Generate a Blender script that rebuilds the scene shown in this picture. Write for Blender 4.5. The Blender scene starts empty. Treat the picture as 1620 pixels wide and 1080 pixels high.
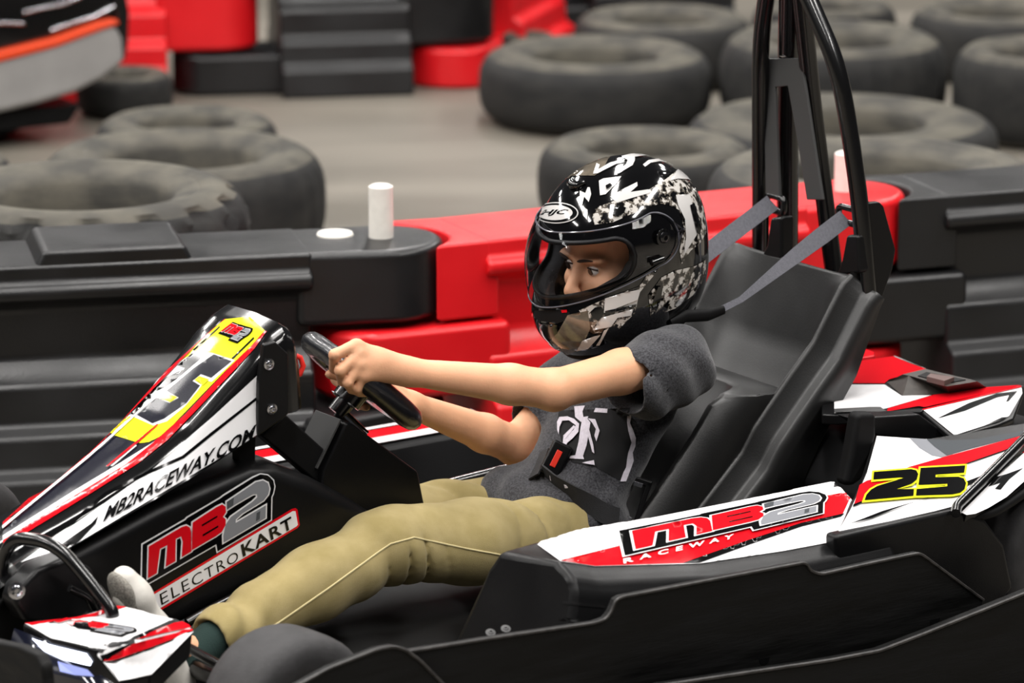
import bpy, bmesh, math, random
import numpy as np
from mathutils import Vector, Matrix
from mathutils.bvhtree import BVHTree
from mathutils.geometry import delaunay_2d_cdt

SC = bpy.context.scene
COL = SC.collection
random.seed(7)

# ------------------------------------------------------------------ camera
F, CAM_H, CAM_D = 6400.0, 2.1, 6.7
PITCH = math.atan(1565 / 6400)
cam_d = bpy.data.cameras.new('camera')
cam = bpy.data.objects.new('camera', cam_d)
COL.objects.link(cam)
cam.location = (0, -CAM_D, CAM_H)
cam.rotation_euler = (math.pi / 2 - PITCH, 0, 0)
cam_d.sensor_fit = 'HORIZONTAL'
cam_d.sensor_width = 36.0
cam_d.lens = F / 1620 * 36.0
cam_d.clip_end = 100
cam_d.dof.use_dof = True
cam_d.dof.focus_distance = 6.66
cam_d.dof.aperture_fstop = 4.2
SC.camera = cam

# ------------------------------------------------------------------ world, lamps, exposure
world = bpy.data.worlds.new('hall')
SC.world = world
world.use_nodes = True
wb = world.node_tree.nodes['Background']
wb.inputs['Color'].default_value = (0.96, 0.97, 1.0, 1)
wb.inputs['Strength'].default_value = 0.035


def strip_lamp(x, y, z, lx, ly, power, col=(1.0, 0.97, 0.94), rz=0.0, tilt=0.0):
    d = bpy.data.lights.new('ceiling_strip_lamp', 'AREA')
    d.shape = 'RECTANGLE'
    d.size, d.size_y = lx, ly
    d.energy = power
    d.color = col
    o = bpy.data.objects.new('ceiling_strip_lamp', d)
    COL.objects.link(o)
    o.location = (x, y, z)
    o.rotation_euler = (tilt, 0, rz)


for ix in (-6.2, -3.0, 0.2, 3.4):  # leftmost column is an unseen extra, added to give the seat back a sheen
    for iy, pw in ((-3.6, 130), (-0.6, 130), (2.6, 95), (5.6, 95), (9.0, 95)):
        strip_lamp(ix, iy, 4.6, 0.35, 2.3, pw)
SC.view_settings.view_transform = 'Standard'
SC.view_settings.look = 'None'
SC.view_settings.gamma = 1.0
SC.view_settings.use_curve_mapping = False
SC.view_settings.exposure = 0.0
SC.cycles.max_bounces = 8
SC.cycles.transparent_max_bounces = 12


# ------------------------------------------------------------------ helpers
def srgb(r, g, b):
    f = lambda c: (c / 255 / 12.92) if c / 255 <= 0.04045 else ((c / 255 + 0.055) / 1.055) ** 2.4
    return (f(r), f(g), f(b), 1.0)


def inp(b, name, val):
    if name in b.inputs:
        b.inputs[name].default_value = val


def mat(name, col, rough=0.5, metal=0.0, coat=0.0, spec=0.5, noise=0.0, nscale=20.0, bump=0.0, bscale=120.0,
        rvar=0.0, emit=None, estr=0.0, sub=0.0, sheen=0.0, stretch=(1, 1, 1), col2=None, detail=6.0):
    """procedural material: base colour with optional noise blotches, fine bump and roughness wear"""
    m = bpy.data.materials.new(name)
    m.use_nodes = True
    nt = m.node_tree
    b = nt.nodes['Principled BSDF']
    c = srgb(*col)
    b.inputs['Base Color'].default_value = c
    inp(b, 'Roughness', rough)
    inp(b, 'Metallic', metal)
    inp(b, 'Coat Weight', coat)
    inp(b, 'Coat Roughness', 0.08)
    inp(b, 'Specular IOR Level', spec)
    inp(b, 'Sheen Weight', sheen)
    if sub:
        inp(b, 'Subsurface Weight', sub)
        inp(b, 'Subsurface Radius', (1.0, 0.35, 0.2))
        inp(b, 'Subsurface Scale', 0.006)
    if emit:
        inp(b, 'Emission Color', srgb(*emit))
        inp(b, 'Emission Strength', estr)
    tc = nt.nodes.new('ShaderNodeTexCoord')
    mp = nt.nodes.new('ShaderNodeMapping')
    mp.inputs['Scale'].default_value = stretch
    nt.links.new(tc.outputs['Object'], mp.inputs['Vector'])
    if noise or col2 or rvar:
        n = nt.nodes.new('ShaderNodeTexNoise')
        n.inputs['Scale'].default_value = nscale
        n.inputs['Detail'].default_value = detail
        nt.links.new(mp.outputs[0], n.inputs['Vector'])
        if noise or col2:
            r = nt.nodes.new('ShaderNodeValToRGB')
            a, z = r.color_ramp.elements[0], r.color_ramp.elements[1]
            a.position, z.position = 0.35, 0.65
            if col2:
                a.color, z.color = c, srgb(*col2)
            else:
                a.color = tuple(v * (1 - noise) for v in c[:3]) + (1,)
                z.color = tuple(min(1, v * (1 + noise)) for v in c[:3]) + (1,)
            nt.links.new(n.outputs['Fac'], r.inputs['Fac'])
            nt.links.new(r.outputs['Color'], b.inputs['Base Color'])
        if rvar:
            mr = nt.nodes.new('ShaderNodeMapRange')
            mr.inputs['From Min'].default_value = 0.3
            mr.inputs['From Max'].default_value = 0.7
            mr.inputs['To Min'].default_value = max(0.02, rough - rvar)
            mr.inputs['To Max'].default_value = min(1, rough + rvar)
            nt.links.new(n.outputs['Fac'], mr.inputs['Value'])
            nt.links.new(mr.outputs[0], b.inputs['Roughness'])
    if bump:
        n2 = nt.nodes.new('ShaderNodeTexNoise')
        n2.inputs['Scale'].default_value = bscale
        n2.inputs['Detail'].default_value = 4.0
        nt.links.new(mp.outputs[0], n2.inputs['Vector'])
        bp = nt.nodes.new('ShaderNodeBump')
        bp.inputs['Strength'].default_value = bump
        bp.inputs['Distance'].default_value = 0.002
        nt.links.new(n2.outputs['Fac'], bp.inputs['Height'])
        nt.links.new(bp.outputs[0], b.inputs['Normal'])
    return m


M = {}
M['black_plastic'] = mat('black_plastic', (14, 14, 15), 0.34, rvar=0.08, nscale=6, bump=0.12, bscale=500, spec=.25)
M['black_gloss'] = mat('black_gloss', (12, 12, 13), 0.16, coat=0.6)
M['black_matte'] = mat('black_matte', (9, 9, 10), 0.6, noise=0.3, nscale=30, spec=.2)
M['black_scuffed'] = mat('black_scuffed', (8, 8, 8), 0.62, noise=0.6, nscale=14, stretch=(0.6, 1, 5), rvar=0.12, bump=0.3, bscale=60, spec=.22)
M['black_metal'] = mat('black_metal', (10, 10, 11), 0.24, spec=0.5, coat=0.3)
M['dark_grey'] = mat('dark_grey', (62, 62, 62), 0.5)
M['white_vinyl'] = mat('white_vinyl', (226, 225, 226), 0.13, spec=.3)
M['red_vinyl'] = mat('red_vinyl', (204, 16, 28), 0.13, spec=.3)
M['black_vinyl'] = mat('black_vinyl', (7, 7, 8), 0.13, spec=.3)
M['yellow_vinyl'] = mat('yellow_vinyl', (220, 220, 40), 0.13, spec=.3)
M['grey_vinyl'] = mat('grey_vinyl', (128, 130, 135), 0.13, spec=.3)
M['dark_vinyl'] = mat('dark_vinyl', (76, 79, 82), 0.13, spec=.3)
M['navy_vinyl'] = mat('navy_vinyl', (14, 15, 28), 0.2, spec=.35)
M['seat_plastic'] = mat('seat_plastic', (20, 20, 20), 0.44, rvar=0.05, nscale=5, bump=0.12, bscale=420, spec=.6)
M['chrome'] = mat('chrome', (200, 200, 205), 0.18, metal=1.0)
M['steel'] = mat('steel', (150, 150, 152), 0.35, metal=1.0)
M['red_plastic'] = mat('red_plastic', (222, 40, 30), 0.4)
M['tyre_slick'] = mat('tyre_slick', (44, 43, 44), 0.72, noise=0.2, nscale=40, bump=0.2, bscale=200)


def mk(name, verts, faces, mats, parent=None, smooth=False, fmats=None, auto=None):
    me = bpy.data.meshes.new(name)
    me.from_pydata([tuple(v) for v in verts], [], [tuple(f) for f in faces])
    if not isinstance(mats, (list, tuple)):
        mats = [mats]
    for m in mats:
        me.materials.append(m)
    if fmats is not None:
        me.polygons.foreach_set('material_index', list(fmats))
    if smooth:
        me.polygons.foreach_set('use_smooth', [True] * len(me.polygons))
    me.update()
    if auto is not None:
        me.polygons.foreach_set('use_smooth', [True] * len(me.polygons))
        me.set_sharp_from_angle(angle=math.radians(auto))
    o = bpy.data.objects.new(name, me)
    COL.objects.link(o)
    o.parent = parent
    return o


def bm_obj(name, bm, mats, parent=None, bevel=0.0, seg=3, auto=35, subs=0):
    me = bpy.data.meshes.new(name)
    bmesh.ops.recalc_face_normals(bm, faces=bm.faces)
    bm.to_mesh(me)
    bm.free()
    if not isinstance(mats, (list, tuple)):
        mats = [mats]
    for m in mats:
        me.materials.append(m)
    o = bpy.data.objects.new(name, me)
    COL.objects.link(o)
    o.parent = parent
    me.polygons.foreach_set('use_smooth', [True] * len(me.polygons))
    if bevel:
        md = o.modifiers.new('bevel', 'BEVEL')
        md.width = bevel
        md.segments = seg
        md.limit_method = 'ANGLE'
        md.angle_limit = math.radians(28)
        md.harden_normals = True
        me.set_sharp_from_angle(angle=math.radians(180))
    else:
        me.set_sharp_from_angle(angle=math.radians(auto))
    if subs:
        md = o.modifiers.new('subd', 'SUBSURF')
        md.levels = md.render_levels = subs
    return o


def prism(bm, poly, ext):
    """extrude a 3-D polygon (list of vectors) by vector ext, closed"""
    a = [bm.verts.new(Vector(p)) for p in poly]
    b = [bm.verts.new(Vector(p) + Vector(ext)) for p in poly]
    n = len(poly)
    bm.faces.new(a)
    bm.faces.new(b[::-1])
    for i in range(n):
        j = (i + 1) % n
        bm.faces.new((a[j], a[i], b[i], b[j]))


def box(bm, c, s, rot=None):
    vs = []
    for dx in (-1, 1):
        for dy in (-1, 1):
            for dz in (-1, 1):
                v = Vector((dx * s[0] / 2, dy * s[1] / 2, dz * s[2] / 2))
                if rot is not None:
                    v = rot @ v
                vs.append(bm.verts.new(v + Vector(c)))
    for f in ((0, 1, 3, 2), (4, 6, 7, 5), (0, 4, 5, 1), (2, 3, 7, 6), (0, 2, 6, 4), (1, 5, 7, 3)):
        bm.faces.new([vs[i] for i in f])


def fillet(pts, r, n=6):
    """round the corners of a 3-D polyline"""
    pts = [Vector(p) for p in pts]
    out = [pts[0]]
    for i in range(1, len(pts) - 1):
        p = pts[i]
        a, b = pts[i - 1] - p, pts[i + 1] - p
        d = min(r, a.length * 0.49, b.length * 0.49)
        s, e = p + a.normalized() * d, p + b.normalized() * d
        for k in range(n + 1):
            t = k / n
            out.append(s * (1 - t) ** 2 + p * 2 * t * (1 - t) + e * t * t)
    out.append(pts[-1])
    return out


def tube_data(pts, r, seg=12, sx=1.0, up=None):
    """swept tube with end caps; r number or list; sx squashes across"""
    pts = [Vector(p) for p in pts]
    n = len(pts)
    rs = r if isinstance(r, (list, tuple)) else [r] * n
    V_, F_ = [], []
    prev = None
    for i, p in enumerate(pts):
        t = (pts[min(i + 1, n - 1)] - pts[max(i - 1, 0)]).normalized()
        if prev is None:
            a = Vector(up) if up is not None else (Vector((0, 0, 1)) if abs(t.z) < 0.9 else Vector((0, 1, 0)))
        else:
            a = prev
        x = (a - t * a.dot(t)).normalized()
        prev = x
        y = t.cross(x)
        for k in range(seg):
            w = 2 * math.pi * k / seg
            V_.append(p + x * (rs[i] * math.cos(w)) + y * (rs[i] * sx * math.sin(w)))
    for i in range(n - 1):
        for k in range(seg):
            k2 = (k + 1) % seg
            F_.append((i * seg + k, i * seg + k2, (i + 1) * seg + k2, (i + 1) * seg + k))
    F_.append(tuple(range(seg))[::-1])
    F_.append(tuple((n - 1) * seg + k for k in range(seg)))
    return V_, F_


def tube(name, pts, r, m, parent=None, seg=12, sx=1.0, up=None):
    v, f = tube_data(pts, r, seg, sx, up)
    return mk(name, v, f, m, parent, auto=50)


def merge(parts):
    V_, F_ = [], []
    for v, f in parts:
        o = len(V_)
        V_ += list(v)
        F_ += [tuple(i + o for i in q) for q in f]
    return V_, F_


def ribbon(name, pts, wdir, width, th, m, parent=None):
    """flat strap along pts; wdir = width direction (vector or list)"""
    pts = [Vector(p) for p in pts]
    n = len(pts)
    V_, F_ = [], []
    for i, p in enumerate(pts):
        t = (pts[min(i + 1, n - 1)] - pts[max(i - 1, 0)]).normalized()
        w = Vector(wdir[i] if isinstance(wdir, list) else wdir)
        w = (w - t * w.dot(t)).normalized()
        nn = t.cross(w)
        wd = width[i] if isinstance(width, list) else width
        for a, b in ((-1, -1), (1, -1), (1, 1), (-1, 1)):
            V_.append(p + w * (a * wd / 2) + nn * (b * th / 2))
    for i in range(n - 1):
        for k in range(4):
            k2 = (k + 1) % 4
            F_.append((i * 4 + k, i * 4 + k2, (i + 1) * 4 + k2, (i + 1) * 4 + k))
    F_.append((3, 2, 1, 0))
    F_.append(tuple((n - 1) * 4 + k for k in range(4)))
    return mk(name, V_, F_, m, parent, auto=40)


def loft(name, rings, m, parent=None, closed=True, caps=True, auto=40, smooth=True, subs=0):
    n = len(rings[0])
    V_ = [p for r in rings for p in r]
    F_ = []
    for i in range(len(rings) - 1):
        for k in range(n if closed else n - 1):
            k2 = (k + 1) % n
            F_.append((i * n + k, i * n + k2, (i + 1) * n + k2, (i + 1) * n + k))
    if caps and closed:
        F_.append(tuple(range(n))[::-1])
        F_.append(tuple((len(rings) - 1) * n + k for k in range(n)))
    o = mk(name, V_, F_, m, parent, auto=auto)
    bm = bmesh.new()
    bm.from_mesh(o.data)
    bmesh.ops.recalc_face_normals(bm, faces=bm.faces)
    bm.to_mesh(o.data)
    bm.free()
    if subs:
        md = o.modifiers.new('subd', 'SUBSURF')
        md.levels = md.render_levels = subs
    return o


def tagit(o, label, cat, group=None):
    o['label'] = label
    o['category'] = cat
    if group:
        o['group'] = group
    return o


def empty(name, label, cat, loc=(0, 0, 0), rz=0.0, group=None):
    o = bpy.data.objects.new(name, None)
    o.empty_display_size = 0.1
    COL.objects.link(o)
    o.location = loc
    o.rotation_euler = (0, 0, rz)
    return tagit(o, label, cat, group)


def copy_thing(root, loc, rz, label, sc=1.0):
    c = root.copy()
    COL.objects.link(c)
    c.location = loc
    c.rotation_euler = (0, 0, rz)
    c.scale = (sc, sc, sc)
    c['label'] = label
    for ch in [o for o in COL.objects if o.parent == root]:
        d = ch.copy()
        COL.objects.link(d)
        d.parent = c
        for g in [o for o in COL.objects if o.parent == ch]:
            e = g.copy()
            COL.objects.link(e)
            e.parent = d
    return c


# ---- picture measurements -> places in the hall (used once, to read sizes off the photograph)
CAM = Vector((0, -CAM_D, CAM_H))
_up = Vector((0, math.sin(PITCH), math.cos(PITCH)))
_fw = Vector((0, math.cos(PITCH), -math.sin(PITCH)))


def ray(x, y):
    return Vector(((x - 810) / F, 0, 0)) + _up * ((540 - y) / F) + _fw


def ground(x, y, z=0.0):
    d = ray(x, y)
    return CAM + d * ((z - CAM.z) / d.z)


# ------------------------------------------------------------------ floor
fl = mat('concrete_floor', (100, 95, 86), 0.55, col2=(120, 114, 104), nscale=1.2, rvar=0.12, bump=0.25, bscale=90, stretch=(0.6, 2.2, 1))
bm = bmesh.new()
box(bm, (0, 6, -0.05), (30, 30, 0.1))
floor = bm_obj('floor', bm, fl)
floor['kind'] = 'structure'

# ------------------------------------------------------------------ interlocking track barriers
barrier_black = mat('barrier_black', (23, 23, 24), 0.4, rvar=0.1, nscale=5, noise=0.2, bump=0.25, bscale=220)
barrier_red = mat('barrier_red', (218, 22, 30), 0.4, rvar=0.08, nscale=5, noise=0.06, bump=0.2, bscale=220)
BH = 0.47


def plan_prism(bm, poly, z0, z1):
    prism(bm, [Vector((x, y, z0)) for x, y in poly], (0, 0, z1 - z0))


def barrier(p0, p1, m, label, rz_zones, lz_zones, raised=True, flip=1):
    """one unit from joint pin p0 to joint pin p1 (plan), knuckles at the right, tongues at the left"""
    p0, p1 = Vector(p0[:2]), Vector(p1[:2])
    d = p1 - p0
    L = d.length
    root = empty('track_barrier', label, 'barrier', (p0.x, p0.y, 0), math.atan2(d.y, d.x), 'interlocking track barriers')
    T = 0.115
    # profile (distance toward the track, height): flared, stepped foot and a recessed waist
    prof = [(T, BH), (T, 0.437), (T + .016, 0.427), (T + .016, 0.408), (T, 0.398), (T - .014, 0.382), (T - .026, 0.29),
            (T - .012, 0.265), (T + .018, 0.245), (T + .022, 0.20), (T + .022, 0.172), (T + .052, 0.155), (T + .056, 0.095),
            (T + .084, 0.08), (T + .09, 0.0)]
    loop = [(-a, z) for a, z in prof] + [(a, z) for a, z in prof[::-1]]
    x0, x1 = 0.165, L - 0.15
    bm = bmesh.new()
    prism(bm, [Vector((x0, y, z)) for y, z in loop], (x1 - x0, 0, 0))
    body = bm_obj('body', bm, m, root, bevel=0.009, seg=3)
    # end blocks: smooth upright faces without ribs
    for z0, z1 in rz_zones:
        bm = bmesh.new()
        arc = [(L + 0.118 * math.sin(a) * 1.0, -0.118 * math.cos(a)) for a in [math.pi * k / 14 for k in range(15)]]
        e = 0.09 if z0 < 0.1 else 0.0
        plan_prism(bm, [(x1 - 0.03, -T - e + .001), (x1 + .01, -T - e + .001)] + arc + [(x1 + .01, T + e - .001), (x1 - 0.03, T + e - .001)], z0 + .001, z1 - .0008)
        bm_obj('knuckle', bm, m, root, bevel=0.016, seg=4)
    for z0, z1 in lz_zones:
        bm = bmesh.new()
        arc = [(-0.075 * math.sin(a) - 0.06, 0.12 * math.cos(a)) for a in [math.pi * k / 10 for k in range(11)]]
        plan_prism(bm, [(x0 + 0.05, 0.13)] + arc + [(x0 + 0.05, -0.13)], z0, z1)
        bm_obj('tongue', bm, m, root, bevel=0.016, seg=4)
    # concave shoulder that wraps round the neighbour's knuckle, longer at the back
    bm = bmesh.new()
    arc = [(0.128 * math.cos(a), 0.128 * math.sin(a)) for a in [math.radians(-62 + 11.6 * k) for k in range(13)]]
    plan_prism(bm, [(x0 + 0.03, -T + .001), (x0 - 0.03, -T + .001)] + arc + [(x0 - 0.1, T + .02), (x0 + 0.03, T - .001)], 0.32, BH - .0012)
    bm_obj('shoulder', bm, m, root, bevel=0.01, seg=3)
    if raised:
        bm = bmesh.new()
        c = L * 0.47
        a = [Vector((c - 0.15, 0, BH - .01)), Vector((c + 0.15, 0, BH - .01)), Vector((c + 0.13, 0, BH + 0.026)), Vector((c - 0.13, 0, BH + 0.026))]
        prism(bm, [v + Vector((0, -T + .004, 0)) for v in a], (0, 2 * T - .008, 0))
        bm_obj('raised_lug', bm, m, root, bevel=0.01, seg=3)
    return root


def pin(p, h, label):
    bm = bmesh.new()
    bmesh.ops.create_cone(bm, cap_ends=True, segments=28, radius1=0.0235, radius2=0.0235, depth=h + 0.3)
    bmesh.ops.create_cone(bm, cap_ends=True, segments=28, radius1=0.019, radius2=0.019, depth=0.004,
                          matrix=Matrix.Translation((0, 0, (h + 0.3) / 2 + 0.0005)))
    o = bm_obj('joint_pipe', bm, M['pipe_white'], None, bevel=0.002, seg=2)
    o.location = (p[0], p[1], BH + h / 2 - 0.15)
    return tagit(o, label, 'pipe', 'white pipes pinning the barriers')


M['pipe_white'] = mat('pipe_white', (226, 222, 214), 0.45, noise=0.05, nscale=40)
J0 = ground(603, 374, BH)
J1 = ground(1338, 300, BH)
dJ = (J0 - J1)
NZR, NZL = [(0.0, 0.165), (0.325, BH)], [(0.175, 0.313)]
ang = math.radians(12)
Jm1 = J0 - Vector((math.cos(ang), math.sin(ang), 0)) * 0.98
Jm2 = Jm1 - Vector((math.cos(ang - .1), math.sin(ang - .1), 0)) * 0.98
ang2 = math.radians(20)
J2 = J1 + Vector((math.cos(ang2), math.sin(ang2), 0)) * 0.95
barrier(Jm1, J0, barrier_black, 'black plastic track barrier with a raised lug, left of the red one behind the kart', NZR, NZL)
barrier(J0, J1, barrier_red, 'red plastic track barrier right behind the driver and the roll hoop', NZR, NZL, raised=False)
barrier(J1, J2, barrier_black, 'black plastic track barrier behind the rear of the kart, right of the red one', NZR, NZL, raised=False)
pin(J0, 0.098, 'white pipe standing up out of the black barrier, in front of the bare floor')
pin(J1, 0.075, 'white pipe stub standing in the red barrier beside the roll hoop')
bm = bmesh.new()
bmesh.ops.create_cone(bm, cap_ends=True, segments=32, radius1=0.036, radius2=0.033, depth=0.006)
o = bm_obj('filler_cap', bm, M['pipe_white'], None, bevel=0.0015, seg=2)
o.location = ground(530, 371, BH) + Vector((0, 0, 0.002))
tagit(o, 'flat round white cap on top of the black barrier, left of the white pipe', 'cap')

# far barrier across the track
FZR, FZL = [(0.13, 0.32)], [(0.0, 0.12), (0.33, BH)]
K = [ground(x, y) for x, y in ((-180, 150), (346, 141), (718, 129))]
K.append(K[2] + Vector((0.22, 0.75, 0)))
K.append(K[3] + Vector((0.75, 0.22, 0)))
names = [(barrier_red, 'red track barrier far back, left of the far black one'),
         (barrier_black, 'black track barrier far back across the bare floor'),
         (barrier_red, 'red track barrier far back, right after the far black one, behind the tyres')]
for i, (m, lb) in enumerate(names):
    barrier(K[i], K[i + 1], m, lb, FZR, FZL, raised=False)
barrier(K[3], K[4], barrier_black, 'black track barrier farthest right at the back, half hidden behind tyres', FZR, FZL, raised=False)

# ------------------------------------------------------------------ loose tyres
tyre_m = mat('worn_shaded_tread', (17, 17, 17), 0.8, noise=0.0, col2=(34, 33, 31), nscale=7, bump=0.4, bscale=80)  # worn rubber, its colour darkened further to carry the shade on tyre sides
wall_m = mat('dusty_lit_sidewall', (52, 50, 45), 0.8, noise=0.0, col2=(86, 82, 72), nscale=6, bump=0.3, bscale=60)  # dust plus the lit look of upturned faces, both put into this colour


def tyre_base(kind):
    """a tyre lying flat, outer radius 0.5, height 1 (scaled after); kinds differ in tread"""
    segs = 96 if kind != 'smooth' else 64
    # (radius, height) from the inner bead up over the side wall, tread and down again
    half = [(0.26, 0.14), (0.265, 0.27), (0.28, 0.325), (0.305, 0.35), (0.335, 0.372), (0.35, 0.366), (0.362, 0.378), (0.385, 0.39), (0.405, 0.386), (0.43, 0.362), (0.456, 0.325), (0.476, 0.275), (0.49, 0.21),
            (0.497, 0.14), (0.5, 0.05)]
    loop = [(r, z) for r, z in half] + [(r, -z) for r, z in half[::-1]]
    V_, F_ = [], []
    n = len(loop)
    for i in range(segs):
        a = 2 * math.pi * i / segs
        for k, (r, z) in enumerate(loop):
            rr = r
            if kind == 'lugged' and r > 0.44:
                g = (i % 6) in (0, 1)
                if (k % 2 == 0) and r > 0.47:
                    g = ((i + 2) % 6) in (0, 1)
                rr = r - (0.034 if g else 0) + 0.004
            if kind == 'ribbed' and r > 0.47:
                rr = r - (0.010 if i % 3 == 0 else 0)
            V_.append((rr * math.cos(a), rr * math.sin(a), z))
    for i in range(segs):
        j = (i + 1) % segs
        for k in range(n):
            k2 = (k + 1) % n
            F_.append((i * n + k, j * n + k, j * n + k2, i * n + k2))
    me = bpy.data.meshes.new('tyre_' + kind)
    me.from_pydata(V_, [], F_)
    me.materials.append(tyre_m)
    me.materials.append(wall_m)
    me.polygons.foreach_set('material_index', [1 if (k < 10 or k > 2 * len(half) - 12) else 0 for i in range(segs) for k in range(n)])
    me.polygons.foreach_set('use_smooth', [True] * len(me.polygons))
    me.update()
    me.set_sharp_from_angle(angle=math.radians(38 if kind == 'lugged' else 50))
    return me


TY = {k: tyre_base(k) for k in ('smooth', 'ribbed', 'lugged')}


def tyre(x0, x1, ytop, ht, kind, label, z=0.0):
    """tyre lying flat, its upper rim spanning picture columns x0..x1 with its far edge at row ytop"""
    yc = ytop + (x1 - x0) * .09
    for _ in range(4):
        c = ground((x0 + x1) / 2, yc, z + ht)
        d = ground(x1, yc, z + ht).x - ground(x0, yc, z + ht).x
        b = c + Vector((0, d / 2, 0)) - CAM
        yc += ytop - (540 - F * b.dot(_up) / b.dot(_fw))
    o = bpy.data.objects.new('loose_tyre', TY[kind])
    COL.objects.link(o)
    o.location = (c.x, c.y, z + ht / 2)
    o.scale = (d, d, ht / 0.78)
    o.rotation_euler = (0, 0, random.uniform(0, 6))
    return tagit(o, label, 'tyre', 'loose tyres lining the track')
TL = [
    (60, 515, 193, .25, 'ribbed', 0, 'worn tyre lying behind the left black barrier, right of the chunky-treaded one'),
    (-135, 395, 241, .25, 'lugged', .2, 'chunky-treaded tyre on top of a stack right behind the left black barrier'),
    (-135, 395, 311, .20, 'smooth', 0, 'bottom tyre of the stack behind the left black barrier'),
    (150, 440, 160, .17, 'smooth', 0, 'dark tyre lying behind the worn tyre on the left'),
    (120, 273, 100, .12, 'smooth', 0, 'small dark tyre lying under the nose of the other kart'),
    (-300, 20, 214, .20, 'smooth', 0, 'tyre at the left edge, only its rim showing behind the chunky one'),
    (757, 1127, 48, .20, 'smooth', 0, 'large smooth dark tyre lying alone by the bare floor, left of the roll hoop'),
    (850, 1195, 192, .20, 'smooth', 0, 'tyre lying behind the helmet, half hidden by the red barrier'),
    (1085, 1580, 138, .17, 'smooth', 0, 'broad tyre with a dark open hole, lying behind the roll hoop'),
    (1118, 1660, 205, .20, 'smooth', .2, 'wide pale-topped tyre right behind the red barrier, on top of another'),
    (1118, 1660, 310, .20, 'smooth', 0, 'bottom tyre of the stack behind the red barrier'),
    (1138, 1500, 25, .25, 'ribbed', 0, 'ribbed tyre lying behind the roll hoop, above the broad open one'),
    (1508, 1800, 50, .25, 'ribbed', 0, 'ribbed tyre lying at the right edge of the back row'),
    (905, 1190, 0, .20, 'smooth', 0, 'tyre behind the large smooth tyre, nearest the far red barrier'),
    (790, 880, 46, .13, 'smooth', 0, 'small tyre half hidden behind the left of the large smooth tyre'),
    (1190, 1420, -15, .20, 'smooth', 0, 'tyre far back behind the top of the roll hoop'),
    (1440, 1720, -10, .20, 'smooth', 0, 'tyre far back in the upper right corner'),
]
for a in TL:
    o = tyre(a[0], a[1], a[2], a[3], a[4], a[6], a[5])
    if a[5]:
        upper = o
    elif a[2] in (310, 311):                       # the tyre that carries the one above it
        o.location.x, o.location.y = upper.location.x - .01, upper.location.y + .03
        o.scale.x = o.scale.y = upper.scale.x

# ------------------------------------------------------------------ the kart's own frame: u forward, v to the driver's left, w up
PSI = math.radians(35)
KO = ground(1000, 945)
KROT = math.pi + PSI
KM = Matrix.Translation(KO) @ Matrix.Rotation(KROT, 4, 'Z')
KI = KM.inverted()
LC = KI @ CAM


def lray(x, y):
    return (KI.to_3x3() @ ray(x, y)).normalized()


def PV(x, y, v):
    d = lray(x, y)
    return LC + d * ((v - LC.y) / d.y)


def PU(x, y, u):
    d = lray(x, y)
    return LC + d * ((u - LC.x) / d.x)


def PW(x, y, w):
    d = lray(x, y)
    return LC + d * ((w - LC.z) / d.z)


def PP(x, y, p, n):
    """on the plane through p with normal n"""
    d = lray(x, y)
    return LC + d * ((Vector(p) - LC).dot(n) / d.dot(n))


def L(pts, f, k):
    return [f(x, y, k) for x, y in pts]


def zc(pts, ox, oy, s):
    return [(ox + x / s, oy + y / s) for x, y in pts]


# ------------------------------------------------------------------ stickers: thin vinyl cut to shape and laid on a surface
def surf_of(*objs):
    dg = bpy.context.evaluated_depsgraph_get()
    dg.update()
    trees = [BVHTree.FromObject(o, dg) for o in objs]

    def hit(x, y):
        d = lray(x, y)
        best = None
        for t in trees:
            loc, nor, idx, dist = t.ray_cast(LC, d)
            if loc is not None and (best is None or dist < best[2]):
                best = (loc, nor if nor.dot(d) < 0 else -nor, dist)
        return best
    return hit


def soft(hit):
    # same, with the normal averaged over a few neighbouring hits
    def f(x, y):
        h = hit(x, y)
        if h is None:
            return None
        n = h[1].copy()
        for dx, dy in ((5, 0), (-5, 0), (0, 5), (0, -5)):
            q = hit(x + dx, y + dy)
            if q is not None and q[1].dot(h[1]) > .6:
                n += q[1]
        return (h[0], n.normalized(), h[2])
    return f


def flat_on(p, n):
    return lambda x, y: (PP(x, y, p, n), n, 0)


def offset_poly(poly, d):
    n = len(poly)
    area = sum(poly[i][0] * poly[(i + 1) % n][1] - poly[(i + 1) % n][0] * poly[i][1] for i in range(n))
    s = 1 if area > 0 else -1
    out = []
    for i in range(n):
        a, b, c = Vector(poly[i - 1]), Vector(poly[i]), Vector(poly[(i + 1) % n])
        e1, e2 = (b - a), (c - b)
        if e1.length < 1e-6 or e2.length < 1e-6:
            out.append(tuple(b))
            continue
        n1, n2 = Vector((e1.y, -e1.x)).normalized() * s, Vector((e2.y, -e2.x)).normalized() * s
        m = n1 + n2
        k = max(m.length_squared / 2, 0.35)
        out.append(tuple(b + m * (d / k)))
    return out


def inside(p, poly):
    x, y = p
    c = False
    n = len(poly)
    for i in range(n):
        x1, y1 = poly[i]
        x2, y2 = poly[i - 1]
        if (y1 > y) != (y2 > y) and x < (x2 - x1) * (y - y1) / (y2 - y1) + x1:
            c = not c
    return c


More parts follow.
